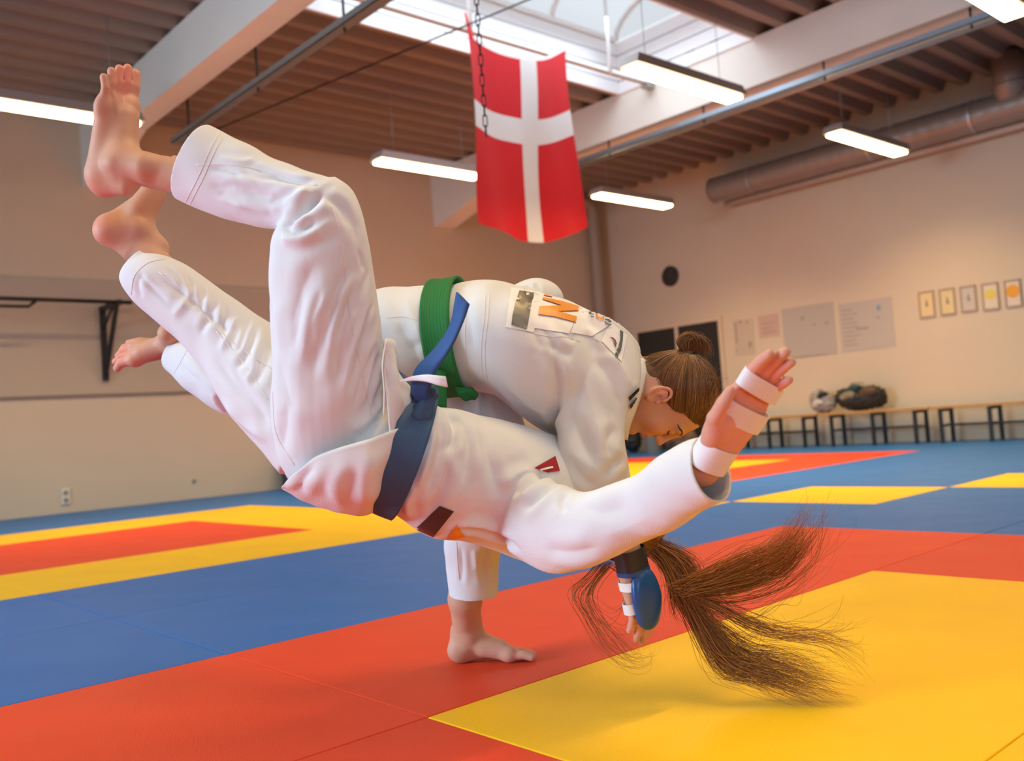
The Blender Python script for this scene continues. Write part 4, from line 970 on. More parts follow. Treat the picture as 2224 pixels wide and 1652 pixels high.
strip('belt_label', [((868, 826), (870, 830), 1.745, 1.745), ((895, 817), (899, 826), 1.725, 1.725), ((925, 813), (928, 829), 1.70, 1.70), ((950, 815), (950, 836), 1.69, 1.69), ((968, 817), (973, 841), 1.69, 1.69)], m_tape, bl_, 0.003, 6, 3)['label'] = 'white tip of the other belt end'
# body of the thrown fighter
b = Sdf(); P = lambda *q: at(*q)
b.rc(P(740, 965, 1.89), P(880, 975, 1.89), 0.10, 0.10, 0.03); b.rc(P(880, 975, 1.89), P(1080, 1050, 1.98), 0.095, 0.105, 0.03); b.rc(P(1080, 1050, 1.98), P(1200, 1090, 2.05), 0.105, 0.095, 0.03)
b.rc(P(720, 950, 1.84), P(694, 470, 1.79), 0.074, 0.040, 0.02); b.rc(P(694, 455, 1.79), P(520, 402, 1.845), 0.040, 0.038, 0.02); b.rc(P(520, 402, 1.845), P(330, 372, 1.868), 0.037, 0.034, 0.02)
b.rc(P(740, 930, 1.96), P(570, 800, 2.01), 0.075, 0.055, 0.02); b.rc(P(570, 800, 2.01), P(430, 665, 2.04), 0.052, 0.048, 0.02); b.rc(P(430, 665, 2.04), P(305, 545, 2.065), 0.045, 0.034, 0.02)
b.rc(P(1170, 1110, 1.97), P(1330, 1125, 1.71), 0.044, 0.034, 0.02); b.rc(P(1330, 1125, 1.71), P(1450, 1070, 1.625), 0.034, 0.033, 0.015); b.rc(P(1450, 1070, 1.625), P(1562, 965, 1.535), 0.033, 0.026, 0.015)
b.rc(P(1200, 1020, 2.15), P(1280, 960, 2.30), 0.045, 0.036, 0.02); b.rc(P(1280, 960, 2.30), P(1265, 790, 2.46), 0.036, 0.027, 0.02)
# near foot: sole to the left, toes up
an = P(268, 352, 1.87); fx = P(262, 190, 1.86)-P(222, 360, 1.87); fz = P(330, 300, 1.83)-P(240, 320, 1.87)
MF1 = frame(an, fx, fz); b.add(foot_sdf(-1), MF1, 1.01)
an2 = P(296, 500, 2.07); fx2 = P(372, 412, 2.12)-P(262, 500, 2.05); fz2 = P(330, 470, 2.02)-P(312, 500, 2.06); fz2 = P(360, 520, 2.07)-P(300, 440, 2.07)
MF2 = frame(an2, fx2, fz2); b.add(foot_sdf(1), MF2, 0.98)
# near hand, open, palm to the camera
wr = P(1562, 966, 1.525); hx = P(1676, 790, 1.46)-wr; hz = 0.93*FW+0.36*(-0.85*RT-0.53*DN)
MH1 = frame(wr, hx, hz); b.add(hand_sdf(-1, (0.12, 0.18, 0.12), 0.0, 0.0), MH1, 1.06)
MH2 = frame(P(1265, 790, 2.46), P(1230, 700, 2.46)-P(1265, 790, 2.46), FW); b.add(hand_sdf(-1, (0.7, 0.8, 0.5)), MH2, 1.0)
hc = P(1348, 1120, 2.10); hu = P(1470, 1190, 2.04)-hc; hf = -DN+0.35*FW
MHB = frame(hc, hf, hu); b.add(head_sdf(), MHB, 0.88)
b.rc(hc, P(1200, 1090, 2.05), 0.048, 0.055, 0.03)
w = lambda M, v: (M[:3, :3] @ np.array(v)+M[:3, 3])
RED = (0.78, 0.30, 0.22)
spots = [(w(MF1, (-0.06, 0, -0.05)), 0.035, RED), (w(MF1, (0.13, 0, -0.07)), 0.03, RED), (w(MF1, (0.175, 0.0, -0.05)), 0.03, RED), (w(MF2, (-0.05, 0, -0.05)), 0.03, RED), (w(MF2, (0.16, 0, -0.05)), 0.04, RED), (w(MH1, (0.06, 0, -0.02)), 0.06, (0.80, 0.36, 0.28)), (w(MH1, (0.13, 0, 0)), 0.05, (0.78, 0.32, 0.25))]
skin_obj(b, 0.003, thrown, spots)
# finger and wrist tapes of the raised hand
def band(name, M, x0, x1, ry, rz, mat_, parent, yc=0.0, zc=0.0, sc=1.0, tilt=0.0):
    n = 44; V = []; F = []
    for i, x in enumerate((x0, (x0+x1)/2, x1)):
        for k in range(n):
            a = 2*math.pi*k/n; c, s = math.cos(a), math.sin(a); c = math.copysign(abs(c)**0.75, c); s = math.copysign(abs(s)**0.75, s)
            V.append(w(M, (np.array((x+tilt*c*ry, yc+ry*c, zc+rz*s)))*sc))
    for i in range(2):
        for k in range(n): F.append((i*n+k, i*n+(k+1) % n, (i+1)*n+(k+1) % n, (i+1)*n+k))
    o = pyd(name, V, F, mat_, parent, False); md = o.modifiers.new('t', 'SOLIDIFY'); md.thickness = 0.0015; md.offset = 1; return o
band('wrist_tape', MH1, -0.040, 0.004, 0.030, 0.025, m_tape, thrown, sc=1.06)
band('hand_tape', MH1, 0.046, 0.080, 0.0425, 0.0185, m_tape, thrown, 0.001, -0.002, sc=1.06, tilt=-0.1)
band('finger_tape', MH1, 0.102, 0.130, 0.0375, 0.0130, m_tape, thrown, 0.001, -0.004, sc=1.06, tilt=-0.15)
# flying hair
hair_cap(MHB, 0.88, (-0.075, 0.0, 0.085), 1400, m_hairB, thrown)
G = lambda *pts: [at(*p) for p in pts]
core = (1480, 1280, 2.0); core_p = at(*core)
root = tuple(w(MHB, np.array((-0.085, 0.0, 0.095))*0.88)); specs = [
    ([np.array([root, at(1440, 1225, 2.05), core_p, at(1490, 1310, 1.99)]), np.array([root, at(1465, 1215, 2.07), at(1500, 1250, 2.02), at(1495, 1310, 1.99)])], 300, 0.008, 0.012, 0.0006, 0.006),
    ([G((1395, 1180, 2.06), (1430, 1196, 2.05), (1470, 1225, 2.03), (1490, 1280, 2.0), (1480, 1320, 1.99)), G((1410, 1170, 2.06), (1460, 1185, 2.05), (1510, 1215, 2.03), (1520, 1270, 2.0), (1500, 1320, 1.99)), G((1400, 1190, 2.05), (1435, 1230, 2.03), (1450, 1280, 2.0), (1455, 1330, 1.99), (1480, 1340, 1.99))], 420, 0.006, 0.012, 0.0007, 0.006),
    ([G(core, (1560, 1268, 1.98), (1650, 1240, 1.96), (1715, 1185, 1.94), (1758, 1110, 1.93), (1776, 1062, 1.93)), G(core, (1570, 1285, 1.98), (1670, 1262, 1.95), (1720, 1235, 1.94), (1745, 1190, 1.94), (1740, 1150, 1.94)), G(core, (1550, 1235, 1.98), (1610, 1200, 1.97), (1660, 1190, 1.96), (1700, 1200, 1.95), (1720, 1240, 1.95))], 400, 0.012, 0.016, 0.00055, 0.014),
    ([G(core, (1590, 1300, 1.98), (1690, 1270, 1.95), (1770, 1200, 1.93), (1800, 1120, 1.92), (1815, 1080, 1.92))], 26, 0.010, 0.02, 0.0006, 0.02),
    ([G((1480, 1290, 2.0), (1510, 1370, 1.98), (1545, 1462, 1.96), (1610, 1480, 1.95), (1700, 1500, 1.93), (1795, 1520, 1.87)), G(core, (1545, 1370, 1.98), (1620, 1430, 1.96), (1700, 1460, 1.94), (1790, 1482, 1.93), (1862, 1494, 1.92)), G(core, (1530, 1400, 1.98), (1580, 1450, 1.96), (1660, 1485, 1.94), (1720, 1505, 1.92), (1790, 1512, 1.88)), G(core, (1560, 1345, 1.98), (1640, 1390, 1.96), (1720, 1400, 1.95), (1780, 1440, 1.93), (1840, 1480, 1.92))], 520, 0.010, 0.020, 0.00050, 0.014),
    ([G(core, (1570, 1320, 1.98), (1660, 1365, 1.96), (1760, 1365, 1.94), (1835, 1345, 1.93), (1866, 1315, 1.93)), G(core, (1580, 1330, 1.98), (1690, 1372, 1.95), (1790, 1390, 1.93), (1850, 1430, 1.92), (1880, 1468, 1.92))], 70, 0.010, 0.010, 0.0006, 0.014),
    ([G((1310, 1214, 2.05), (1272, 1255, 2.03), (1240, 1290, 2.02), (1270, 1345, 2.01), (1300, 1400, 2.0), (1350, 1438, 1.99), (1405, 1432, 1.98), (1415, 1395, 1.98)), G((1330, 1225, 2.05), (1290, 1280, 2.03), (1300, 1330, 2.02), (1350, 1380, 2.0), (1385, 1420, 1.99), (1408, 1400, 1.98))], 48, 0.006, 0.010, 0.0006, 0.012),
    ([G((1320, 1220, 2.05), (1360, 1250, 2.03), (1370, 1300, 2.02), (1340, 1345, 2.01), (1280, 1300, 2.01), (1240, 1280, 2.0))], 8, 0.008, 0.02, 0.0006, 0.02),
    ([G(core, (1620, 1330, 1.98), (1700, 1290, 1.95), (1760, 1240, 1.93), (1800, 1170, 1.92), (1840, 1080, 1.92)), G(core, (1600, 1400, 1.97), (1660, 1360, 1.95), (1660, 1420, 1.94), (1640, 1450, 1.94), (1600, 1470, 1.94))], 14, 0.010, 0.02, 0.0005, 0.025)]
hb = hairs('hair', specs, m_hairB, thrown, 4); hb['label'] = 'long auburn hair swinging down to the mat'
tag(hb, kind='stuff')
# ================= standing fighter who throws
throw = empty('person', tuple(at(1010, 1445, 2.42)), 'person with green belt and hair bun in white judo suit, bent over on one foot', 'person', 'two fighters')
st_leg = [(985, 690, 850, 860, 2.27, .85), (1050, 760, 880, 930, 2.29, .85), (1110, 850, 930, 975, 2.31, .85), (1142, 940, 965, 1020, 2.33, .85), (1136, 1040, 972, 1085, 2.36, .9), (1100, 1150, 965, 1170, 2.39, .95), (1086, 1220, 968, 1222, 2.41, .95), (1082, 1291, 974, 1283, 2.42, .95)]
sw_leg = [(880, 640, 880, 860, 2.18, .85), (800, 650, 790, 862, 2.22, .85), (690, 690, 660, 880, 2.30, .85), (560, 722, 508, 902, 2.40, .85), (470, 735, 424, 856, 2.47, .9), (398, 738, 361, 803, 2.52, .9)]
RA, CA, TA = rings(st_leg, e1=0.03); RW, CW, TW = rings(sw_leg, e1=0.03)
ut = union('trousers', [tube_mesh(RA), tube_mesh(RW), ell_mesh(at(890, 750, 2.21), (0.135, 0.135, 0.125))], 0.0044, 8)
ripple(ut, 0.0025, 24, 11)
folds(ut, [([(1060, 800), (1050, 880), (1070, 930)], -0.012, 0.010), ([(1020, 850), (1020, 900)], -0.008, 0.010), ([(1000, 1180), (1004, 1230), (1000, 1275)], -0.003, 0.007), ([(1060, 1180), (1050, 1230), (1058, 1280)], -0.004, 0.009), ([(1030, 1190), (1036, 1240)], 0.003, 0.008), ([(400, 760), (440, 800), (480, 840)], -0.005, 0.009), ([(470, 850), (480, 880), (500, 898)], -0.008, 0.009), ([(390, 790), (430, 830)], -0.004, 0.007)])
cut_end(ut, CA[-1], TA[-1], 0.11, 0.0); cut_end(ut, CW[-1], TW[-1], 0.10, 0.0)
t_ut = bvh(ut); cloth_obj('trousers', ut, m_gi2, throw)
seam('trouser_seam', t_ut, [[(972, 1262), (1000, 1266), (1040, 1270), (1080, 1270)], [(973, 1258), (1000, 1262), (1040, 1266), (1080, 1266)], [(992, 1176), (994, 1220), (998, 1258)], [(412, 746), (396, 780), (378, 810)]], m_seam, throw)
utor = [(790, 632, 785, 850, 2.20, 1.35), (860, 624, 850, 858, 2.20, 1.35), (930, 622, 950, 850, 2.19, 1.30), (968, 622, 998, 845, 2.185, 1.28), (1010, 612, 1032, 848, 2.18, 1.3), (1055, 607, 1082, 862, 2.175, 1.35), (1110, 617, 1135, 905, 2.17, 1.35), (1175, 634, 1185, 938, 2.165, 1.3), (1245, 657, 1240, 960, 2.16, 1.25), (1305, 688, 1300, 965, 2.155, 1.1), (1350, 716, 1345, 940, 2.15, 1.0), (1384, 752, 1372, 905, 2.145, .85), (1399, 790, 1384, 872, 2.14, .8)]
usl = [(1225, 690, 1388, 770, 2.10, .75), (1207, 770, 1392, 815, 2.055, .70), (1208, 840, 1384, 862, 2.02, .66), (1211, 905, 1362, 905, 1.995, .62), (1211, 960, 1358, 955, 1.975, .62), (1208, 1010, 1366, 1000, 1.965, .6), (1222, 1062, 1376, 1062, 1.96, .6), (1258, 1120, 1392, 1108, 1.965, .6), (1300, 1172, 1408, 1150, 1.97, .6)]
ufar = [(1120, 632, 1230, 690, 2.34, .8), (1112, 640, 1250, 760, 2.38, .8), (1190, 760, 1310, 830, 2.40, .75), (1210, 880, 1320, 920, 2.40, .75), (1170, 980, 1290, 1020, 2.36, .75)]
RT_, CT_, TT_ = rings(utor, n=48); RU, CU, TU = rings(usl, e1=0.02); RX, CX, TX = rings(ufar, e1=0.02)
uj = union('jacket', [tube_mesh(R) for R in (RT_, RU, RX)]+[ell_mesh(at(1162, 655, 2.34), (0.075, 0.075, 0.058))], 0.0044, 8)
ripple(uj, 0.0020, 24, 13)
folds(uj, [
    ([(1112, 640), (1140, 650), (1180, 640)], -0.006, 0.012), ([(1145, 615), (1150, 640)], -0.006, 0.008), ([(1165, 612), (1168, 640)], -0.005, 0.007),
    ([(1150, 700), (1165, 730), (1180, 760)], -0.004, 0.010), ([(1175, 705), (1195, 740), (1205, 765)], -0.005, 0.009), ([(1210, 700), (1235, 730), (1250, 740)], -0.005, 0.010), ([(1260, 710), (1290, 730), (1320, 770)], 0.005, 0.011),
    ([(1200, 770), (1210, 830), (1206, 900), (1208, 940)], -0.014, 0.012), ([(1190, 740), (1215, 760), (1250, 770)], -0.004, 0.012), ([(1100, 830), (1150, 880), (1200, 900)], 0.004, 0.016), ([(1060, 740), (1120, 790), (1180, 860)], -0.003, 0.018),
    ([(1290, 770), (1330, 830), (1350, 890)], -0.007, 0.013), ([(1310, 760), (1350, 800), (1372, 850)], 0.006, 0.012), ([(1260, 780), (1280, 860), (1300, 940), (1330, 1000)], 0.005, 0.018), ([(1230, 880), (1260, 950), (1290, 1010)], -0.006, 0.016), ([(1340, 920), (1320, 960), (1330, 1000)], -0.007, 0.012), ([(1366, 985), (1330, 1010), (1310, 1040)], -0.006, 0.011), ([(1235, 990), (1260, 1030), (1300, 1060)], -0.006, 0.012),
    ([(950, 690), (920, 740), (880, 760)], -0.004, 0.012), ([(880, 640), (900, 700), (930, 760)], 0.003, 0.014), ([(1010, 640), (1020, 700), (1030, 770)], -0.003, 0.010), ([(860, 700), (900, 760), (920, 820)], -0.005, 0.014)])
cut_end(uj, CU[-1], TU[-1], 0.09, 0.004); cut_end(uj, CX[-1], TX[-1], 0.09, 0.004)
t_uj = bvh(uj); cloth_obj('jacket', uj, m_gi, throw)
seam('jacket_seam', t_uj, [[(1054, 640), (1052, 690), (1046, 750), (1048, 810), (1060, 850)], [(1062, 640), (1060, 690), (1054, 750), (1056, 810), (1068, 852)], [(1106, 712), (1150, 722), (1190, 730), (1230, 732), (1260, 742)], [(1270, 728), (1300, 740), (1330, 762), (1345, 790)], [(1012, 680), (1010, 740), (1020, 820)], [(840, 690), (880, 688), (920, 700), (945, 704)]], m_seam, throw)
# back patch with its letters
decal('back_patch', t_uj, [[(1110, 624), (1172, 634), (1160, 722), (1098, 710)], [(1166, 634), (1262, 664), (1236, 724), (1158, 712)], [(1258, 664), (1330, 702), (1286, 730), (1240, 722)], [(1326, 700), (1362, 728), (1350, 786), (1306, 740)]], m_patch, throw, 10, 10, 0.0018)['label'] = 'printed white back patch'
OL = 0.0046
decal_poly('patch_block', t_uj, [[(1128, 631), (1160, 636), (1154, 660), (1149, 690), (1144, 714), (1111, 705), (1113, 685), (1120, 655)]], m_olive, throw, OL, 5)['label'] = 'olive grey block of the patch'
decal_poly('patch_letter', t_uj, [[(1179, 645.8), (1219.4, 653.9), (1256.7, 665.3), (1255.9, 675), (1211.3, 675.8), (1252.6, 687.9), (1250.2, 700), (1205.7, 687.9), (1168.5, 682.3), (1171.7, 665.3), (1219.4, 663.6), (1178.2, 649.9)]], m_orange, throw, OL, 4)['label'] = 'orange letter N'
decal_poly('patch_letter', t_uj, [[(1182, 637), (1201, 641), (1199, 645), (1181, 642)]], m_orange, throw, OL)
decal_poly('patch_print', t_uj, [[(1293, 678), (1299, 679), (1298, 686), (1303, 690), (1308, 690), (1310, 686), (1306, 681), (1311, 684), (1313, 690), (1309, 694), (1302, 693), (1294, 688)]], m_orange, throw, OL)
for q in ([(1280, 676), (1290, 676.5), (1289, 678.5), (1279, 678)], [(1281, 681), (1291, 682), (1290, 684), (1280, 683)], [(1284, 686), (1291, 687.5), (1290, 689), (1283, 688)], [(1313, 692), (1322, 693), (1328, 698), (1326, 701), (1320, 697), (1314, 695)], [(1314, 697), (1318, 702), (1325, 705), (1327, 703), (1328, 706), (1323, 708), (1316, 704), (1312, 698)]):
    decal_poly('patch_print', t_uj, [q], m_pgrey, throw, OL)
decal_poly('patch_print', t_uj, [[(1324, 732), (1331, 733), (1337, 739), (1339, 746), (1337, 753), (1335, 752), (1336, 746), (1333, 739)]], m_pred, throw, OL)
decal_poly('patch_print', t_uj, [[(1331, 736), (1335, 740), (1336, 746), (1334, 749), (1333, 744)]], mat('print_blue', (0.12, 0.25, 0.42), 0.5), throw, OL)
for q in ([(1346, 716), (1353, 721), (1352, 738), (1349, 757), (1343, 751), (1347, 735)], [(1343, 753), (1349, 759), (1344, 768), (1338, 761)], [(1337, 764), (1343, 770), (1341, 776), (1335, 770)]):
    decal_poly('patch_print', t_uj, [q], m_pgrey, throw, OL)
# collar with its two dark bars
strip('collar', [((1392, 778), (1404, 786), 2.10, 2.13), ((1388, 812), (1402, 812), 2.07, 2.09), ((1378, 848), (1390, 858), 2.045, 2.06), ((1364, 880), (1376, 898), 2.03, 2.05), ((1352, 915), (1366, 925), 2.02, 2.05), ((1345, 950), (1360, 955), 2.03, 2.07)], m_gi, throw, 0.008, 6, 4, 0.004)
def joint_tree(meshes):
    Vs, Fs, b0 = [], [], 0
    for q in meshes:
        v, _ = arrays(q); Vs += [tuple(x) for x in v]; Fs += [tuple(k+b0 for k in p.vertices) for p in q.polygons]; b0 += len(v)
    return BVHTree.FromPolygons(Vs, Fs)
t_col = joint_tree([uj, bpy.data.objects['collar'].data])
for q in (((1364, 862), (1387, 840), (1387, 848), (1366, 871)), ((1366, 880), (1384, 862), (1383, 869), (1368, 888))):
    o = decal('collar_bar', t_col, [q], m_black, throw, 8, 4, 0.006)
    if o: o['label'] = 'black bar on the collar'
strip('jacket_hem', [((834, 688), (838, 735), 2.05, 2.05), ((852, 690), (856, 740), 2.045, 2.045), ((877, 704), (866, 730), 2.045, 2.045)], m_gi, throw, 0.004, 6, 4)
# green belt
RB, _, _ = rings([(945, 622, 972, 848, 2.19, 1.29), (968, 622, 998, 845, 2.185, 1.28), (1000, 615, 1026, 847, 2.18, 1.29)], sub=5, n=72, grow=0.0150)
V, F = tube_mesh(RB, False); gb = pyd('green_belt', V, F, m_green, throw, True); md = gb.modifiers.new('t', 'SOLIDIFY'); md.thickness = 0.006; md.offset = 0
strip('belt_end', [((990, 838), (1028, 846), 2.075, 2.06), ((992, 852), (1030, 860), 2.08, 2.065), ((1002, 862), (1034, 866), 2.10, 2.09)], m_green, gb, 0.006, 5, 3)
strip('belt_end', [((934, 800), (968, 806), 2.03, 2.03), ((932, 840), (970, 850), 2.02, 2.02), ((934, 884), (970, 884), 2.02, 2.02)], m_green, gb, 0.006, 5, 3)
s_ = Sdf(); kp = [at(1002, 852, 2.075), at(1020, 848, 2.07), at(1030, 857, 2.075), at(1012, 862, 2.08)]
for a, c in zip(kp, kp[1:]+kp[:1]): s_.rc(a, c, 0.009, 0.009, 0.003)
V, F = s_.mesh(0.003); link('belt_knot', np_mesh('belt_knot', V, F), gb, m_green, True)
bm = bmesh.new()   # stitched lines of the belt
Rl, _, _ = rings([(945, 622, 972, 848, 2.19, 1.29), (968, 622, 998, 845, 2.185, 1.28), (1000, 615, 1026, 847, 2.18, 1.29)], sub=5, n=72, grow=0.0178)
for k in range(1, 10): tube(bm, list(Rl[k])+[Rl[k][0]], 0.0009, 4)
bm_obj('belt_stitching', bm, m_green, gb, True)
bm = bmesh.new()
Rl, _, _ = rings([(878, 852, 812, 1092, 1.88, 1.19), (910, 856, 830, 1100, 1.883, 1.18), (944, 862, 852, 1108, 1.888, 1.17)], sub=5, n=72, grow=0.0168)
for k in range(1, 10): tube(bm, list(Rl[k])+[Rl[k][0]], 0.0009, 4)
bm_obj('belt_stitching', bm, m_blueb, bl_, True)
# body
b = Sdf()
b.rc(P(885, 740, 2.20), P(1020, 735, 2.19), 0.095, 0.09, 0.03); b.rc(P(1020, 735, 2.19), P(1220, 795, 2.165), 0.09, 0.105, 0.03); b.rc(P(1220, 795, 2.165), P(1330, 830, 2.15), 0.10, 0.07, 0.03)
b.rc(P(895, 750, 2.27), P(1060, 960, 2.32), 0.072, 0.055, 0.02); b.rc(P(1060, 960, 2.32), P(1040, 1120, 2.38), 0.052, 0.050, 0.02); b.rc(P(1040, 1120, 2.38), P(1010, 1300, 2.42), 0.046, 0.042, 0.02)
b.rc(P(860, 745, 2.18), P(640, 790, 2.33), 0.072, 0.055, 0.02); b.rc(P(640, 790, 2.33), P(520, 785, 2.43), 0.050, 0.046, 0.02); b.rc(P(520, 785, 2.43), P(385, 745, 2.53), 0.046, 0.032, 0.02)
b.rc(P(1300, 790, 2.06), P(1296, 1020, 1.965), 0.045, 0.036, 0.02); b.rc(P(1296, 1020, 1.965), P(1340, 1130, 1.97), 0.036, 0.034, 0.015); b.rc(P(1340, 1130, 1.97), P(1371, 1225, 1.975), 0.034, 0.025, 0.015)
b.rc(P(1215, 720, 2.33), P(1262, 880, 2.40), 0.042, 0.035, 0.02); b.rc(P(1262, 880, 2.40), P(1215, 1030, 2.34), 0.035, 0.026, 0.02)
# standing foot flat on the mat
hl = on_plane(978, 1440, 2, 0.0); to = on_plane(1158, 1432, 2, 0.0); fx = to-hl; fx[2] = 0; L = np.linalg.norm(fx); fx /= L
fs = L/0.252
MS = frame(hl+fx*0.072*fs+np.array((0, 0, 0.0735*fs)), fx, (0, 0, 1)); b.add(foot_sdf(-1), MS, fs)
b.rc(MS[:3, 3]-fx*0.012+np.array((0, 0, 0.022)), P(1010, 1300, 2.42), 0.0365, 0.042, 0.015)
# swinging foot, toes to the left
MW = frame(P(372, 742, 2.53), P(255, 752, 2.50)-P(372, 742, 2.53), P(330, 600, 2.35)-P(330, 690, 2.55)); b.add(foot_sdf(1, 0.9), MW, 0.92)
MHA = frame(P(1371, 1228, 1.975), P(1408, 1400, 1.985)-P(1371, 1228, 1.975), 0.6*RT-0.75*FW); b.add(hand_sdf(1, (0.12, 0.2, 0.15), 0.02, 0.0), MHA, 0.95)
MHL = frame(P(1215, 1030, 2.34), P(1180, 1090, 2.28)-P(1215, 1030, 2.34), FW); b.add(hand_sdf(1, (0.5, 0.7, 0.5)), MHL, 0.95)
hu = RT*1.0-DN*0.03-FW*0.22; hf = DN*1.0+0.02*RT+0.06*FW; HS = 0.955
hc = at(1458, 862, 2.13)
MH = frame(hc, hf, hu); b.add(head_sdf(), MH, HS)
b.rc(w(MH, (-0.03*HS, 0, -0.05*HS)), P(1310, 810, 2.15), 0.050, 0.062, 0.03)
hw = lambda *v: w(MH, np.array(v)*HS)
LIP = (0.58, 0.17, 0.13)
spots = [(w(MS, (0.11, 0, -0.05)), 0.05, (0.75, 0.40, 0.32)), (w(MS, (0.17, 0.0, -0.06)), 0.03, (0.76, 0.36, 0.28)), (w(MW, (0.14, 0, -0.07)), 0.05, RED), (w(MHA, (0.12, 0, 0)), 0.05, (0.76, 0.36, 0.28)),
         (hw(0.06, -0.045, -0.03), 0.03, (0.74, 0.38, 0.27)), (hw(0.112, 0, -0.032), 0.018, (0.74, 0.36, 0.26)), (hw(-0.01, -0.08, -0.005), 0.03, (0.78, 0.38, 0.29))]
for y in (-0.014, -0.007, 0, 0.007, 0.014):
    spots += [(hw(0.094, y, -0.0560), 0.0050, LIP), (hw(0.092, y, -0.0675), 0.0060, LIP)]
skin_obj(b, 0.0026, throw, spots, 1)
# brows, closed lashes
bt = bvh(bpy.data.objects['body.001'].data)
def near(p, off):
    h = bt.find_nearest(Vector(p)); return np.array(h[0])+np.array(h[1])*off
m_brow = mat('brow', (0.085, 0.042, 0.020), 0.7)
for q in (-1, 1):
    bm = bmesh.new(); r_ = random.Random(3)
    for k in range(260):
        t = k/259; y = q*(0.017+0.035*t); z = 0.021+0.007*math.sin(t*2.6)-0.008*t; x = 0.0890-0.026*t*t-0.0020*t
        z += r_.uniform(-0.0027, 0.0027)*(1-0.7*t)
        qq = [near(hw(x-0.0012*u, y+q*0.0060*u, z+0.0008*u), 0.0006) for u in (0, 0.5, 1)]
        tube(bm, qq, [0.00042, 0.0004, 0.0002], 3, False)
    bm_obj('eyebrow', bm, m_brow, throw, True)
    bm = bmesh.new()
    Lp = []
    for k in range(13):
        t = k/12; y = q*(0.017+0.028*t); z = -0.0035-0.0035*math.sin(math.pi*t); 
        x = 0.0705+math.sqrt(max(1e-6, 1-((y*q-0.031)/0.016)**2-((z-0.002)/0.0135)**2))*0.0155
        Lp.append(near(hw(x+0.0006, y, z), 0.0009))
    tube(bm, Lp, 0.0012, 5)
    for k in range(0, 13):
        t = k/12; tube(bm, [Lp[k], Lp[k]+(MH[:3, 0]*0.0055+MH[:3, 1]*q*0.0025*(t-0.2)-MH[:3, 2]*0.0045)], [0.0006, 0.0002], 3, False)
    bm_obj('eyelashes', bm, m_brow, throw, True)
# hair drawn back to a bun, strand by strand over a close cap
bunc = np.array((-0.105, -0.010, 0.040)); hair_cap(MH, HS, bunc, 2600, m_hairA, throw)
Bn = lambda *v: tuple(hw(*(bunc+np.array(v))))
bun = hairs('hair_bun', [([np.array([Bn(0.005, 0, 0), Bn(-0.018, 0.012, -0.012), Bn(-0.036, 0.010, -0.016), Bn(-0.046, 0, 0.002), Bn(-0.036, -0.010, 0.018), Bn(-0.016, -0.010, 0.018), Bn(-0.006, 0, 0.008)]),
    np.array([Bn(0.005, 0, 0), Bn(-0.012, -0.014, -0.016), Bn(-0.028, -0.012, -0.022), Bn(-0.038, -0.004, -0.006), Bn(-0.030, 0.008, 0.014), Bn(-0.010, 0.012, 0.020), Bn(0.0, 0.006, 0.010)]),
    np.array([Bn(0.006, 0, 0), Bn(-0.014, 0, 0.016), Bn(-0.030, 0, 0.024), Bn(-0.036, 0.0, 0.034), Bn(-0.022, 0.0, 0.046), Bn(0.0, 0, 0.050), Bn(0.02, -0.01, 0.052)])], 620, 0.003, 0.005, 0.0006, 0.004)], m_hairA, throw, 6)
tag(bun, kind='stuff')
s_ = Sdf(); s_.el((0, 0, 0), (0.030, 0.024, 0.020), k=0.003); 
bm = bmesh.new(); tube(bm, [Bn(0.004, 0.017*math.cos(a), 0.017*math.sin(a)) for a in np.linspace(0, 2*math.pi, 17)], 0.0065, 8); bm_obj('hair_tie', bm, m_black, throw, True)
wl = hairs('loose_hair', [([np.array([hw(0.02, -0.075, 0.09), hw(-0.01, -0.078, 0.125), hw(-0.02, -0.075, 0.17)]), np.array([hw(0.0, -0.07, 0.11), hw(-0.04, -0.06, 0.135), hw(-0.035, -0.05, 0.155)]), np.array([hw(-0.10, -0.04, 0.02), hw(-0.125, -0.03, 0.0), hw(-0.13, -0.02, -0.03)])], 36, 0.006, 0.010, 0.0004, 0.006)], m_hairA, throw, 9)
tag(wl, kind='stuff')
# padded hand guard with its straps
m_guard = mat('guard_blue', (0.010, 0.075, 0.24), 0.35, bump=0.1, bscale=60); m_guardd = mat('guard_dark', (0.02, 0.022, 0.026), 0.4)
s_ = Sdf(); s_.rc((0.040, 0.002, 0.026), (0.108, -0.002, 0.024), 0.036, 0.036, 0.01, np.array((0, 0, 1.0)), 0.45); s_.el((0.07, 0, 0.030), (0.05, 0.040, 0.016), k=0.01)
V, F = s_.mesh(0.003); gd = link('hand_guard', np_mesh('hand_guard', np.array([w(MHA, v*0.95) for v in V]), F), throw, m_guard, True); gd['label'] = 'blue padded hand guard'
o = band('guard_strap', MHA, 0.028, 0.048, 0.040, 0.029, m_tape, throw, 0.002, 0.002, 0.95)
o = band('guard_strap', MHA, 0.076, 0.100, 0.045, 0.021, m_tape, throw, 0.002, 0.0, 0.95)
o = band('wrist_guard', MHA, -0.040, 0.006, 0.0345, 0.030, m_guardd, throw, 0.0, 0.003, 0.95); o['label'] = 'black wrist guard'
o = band('guard_trim', MHA, 0.006, 0.016, 0.0355, 0.031, m_guard, throw, 0.0, 0.003, 0.95)
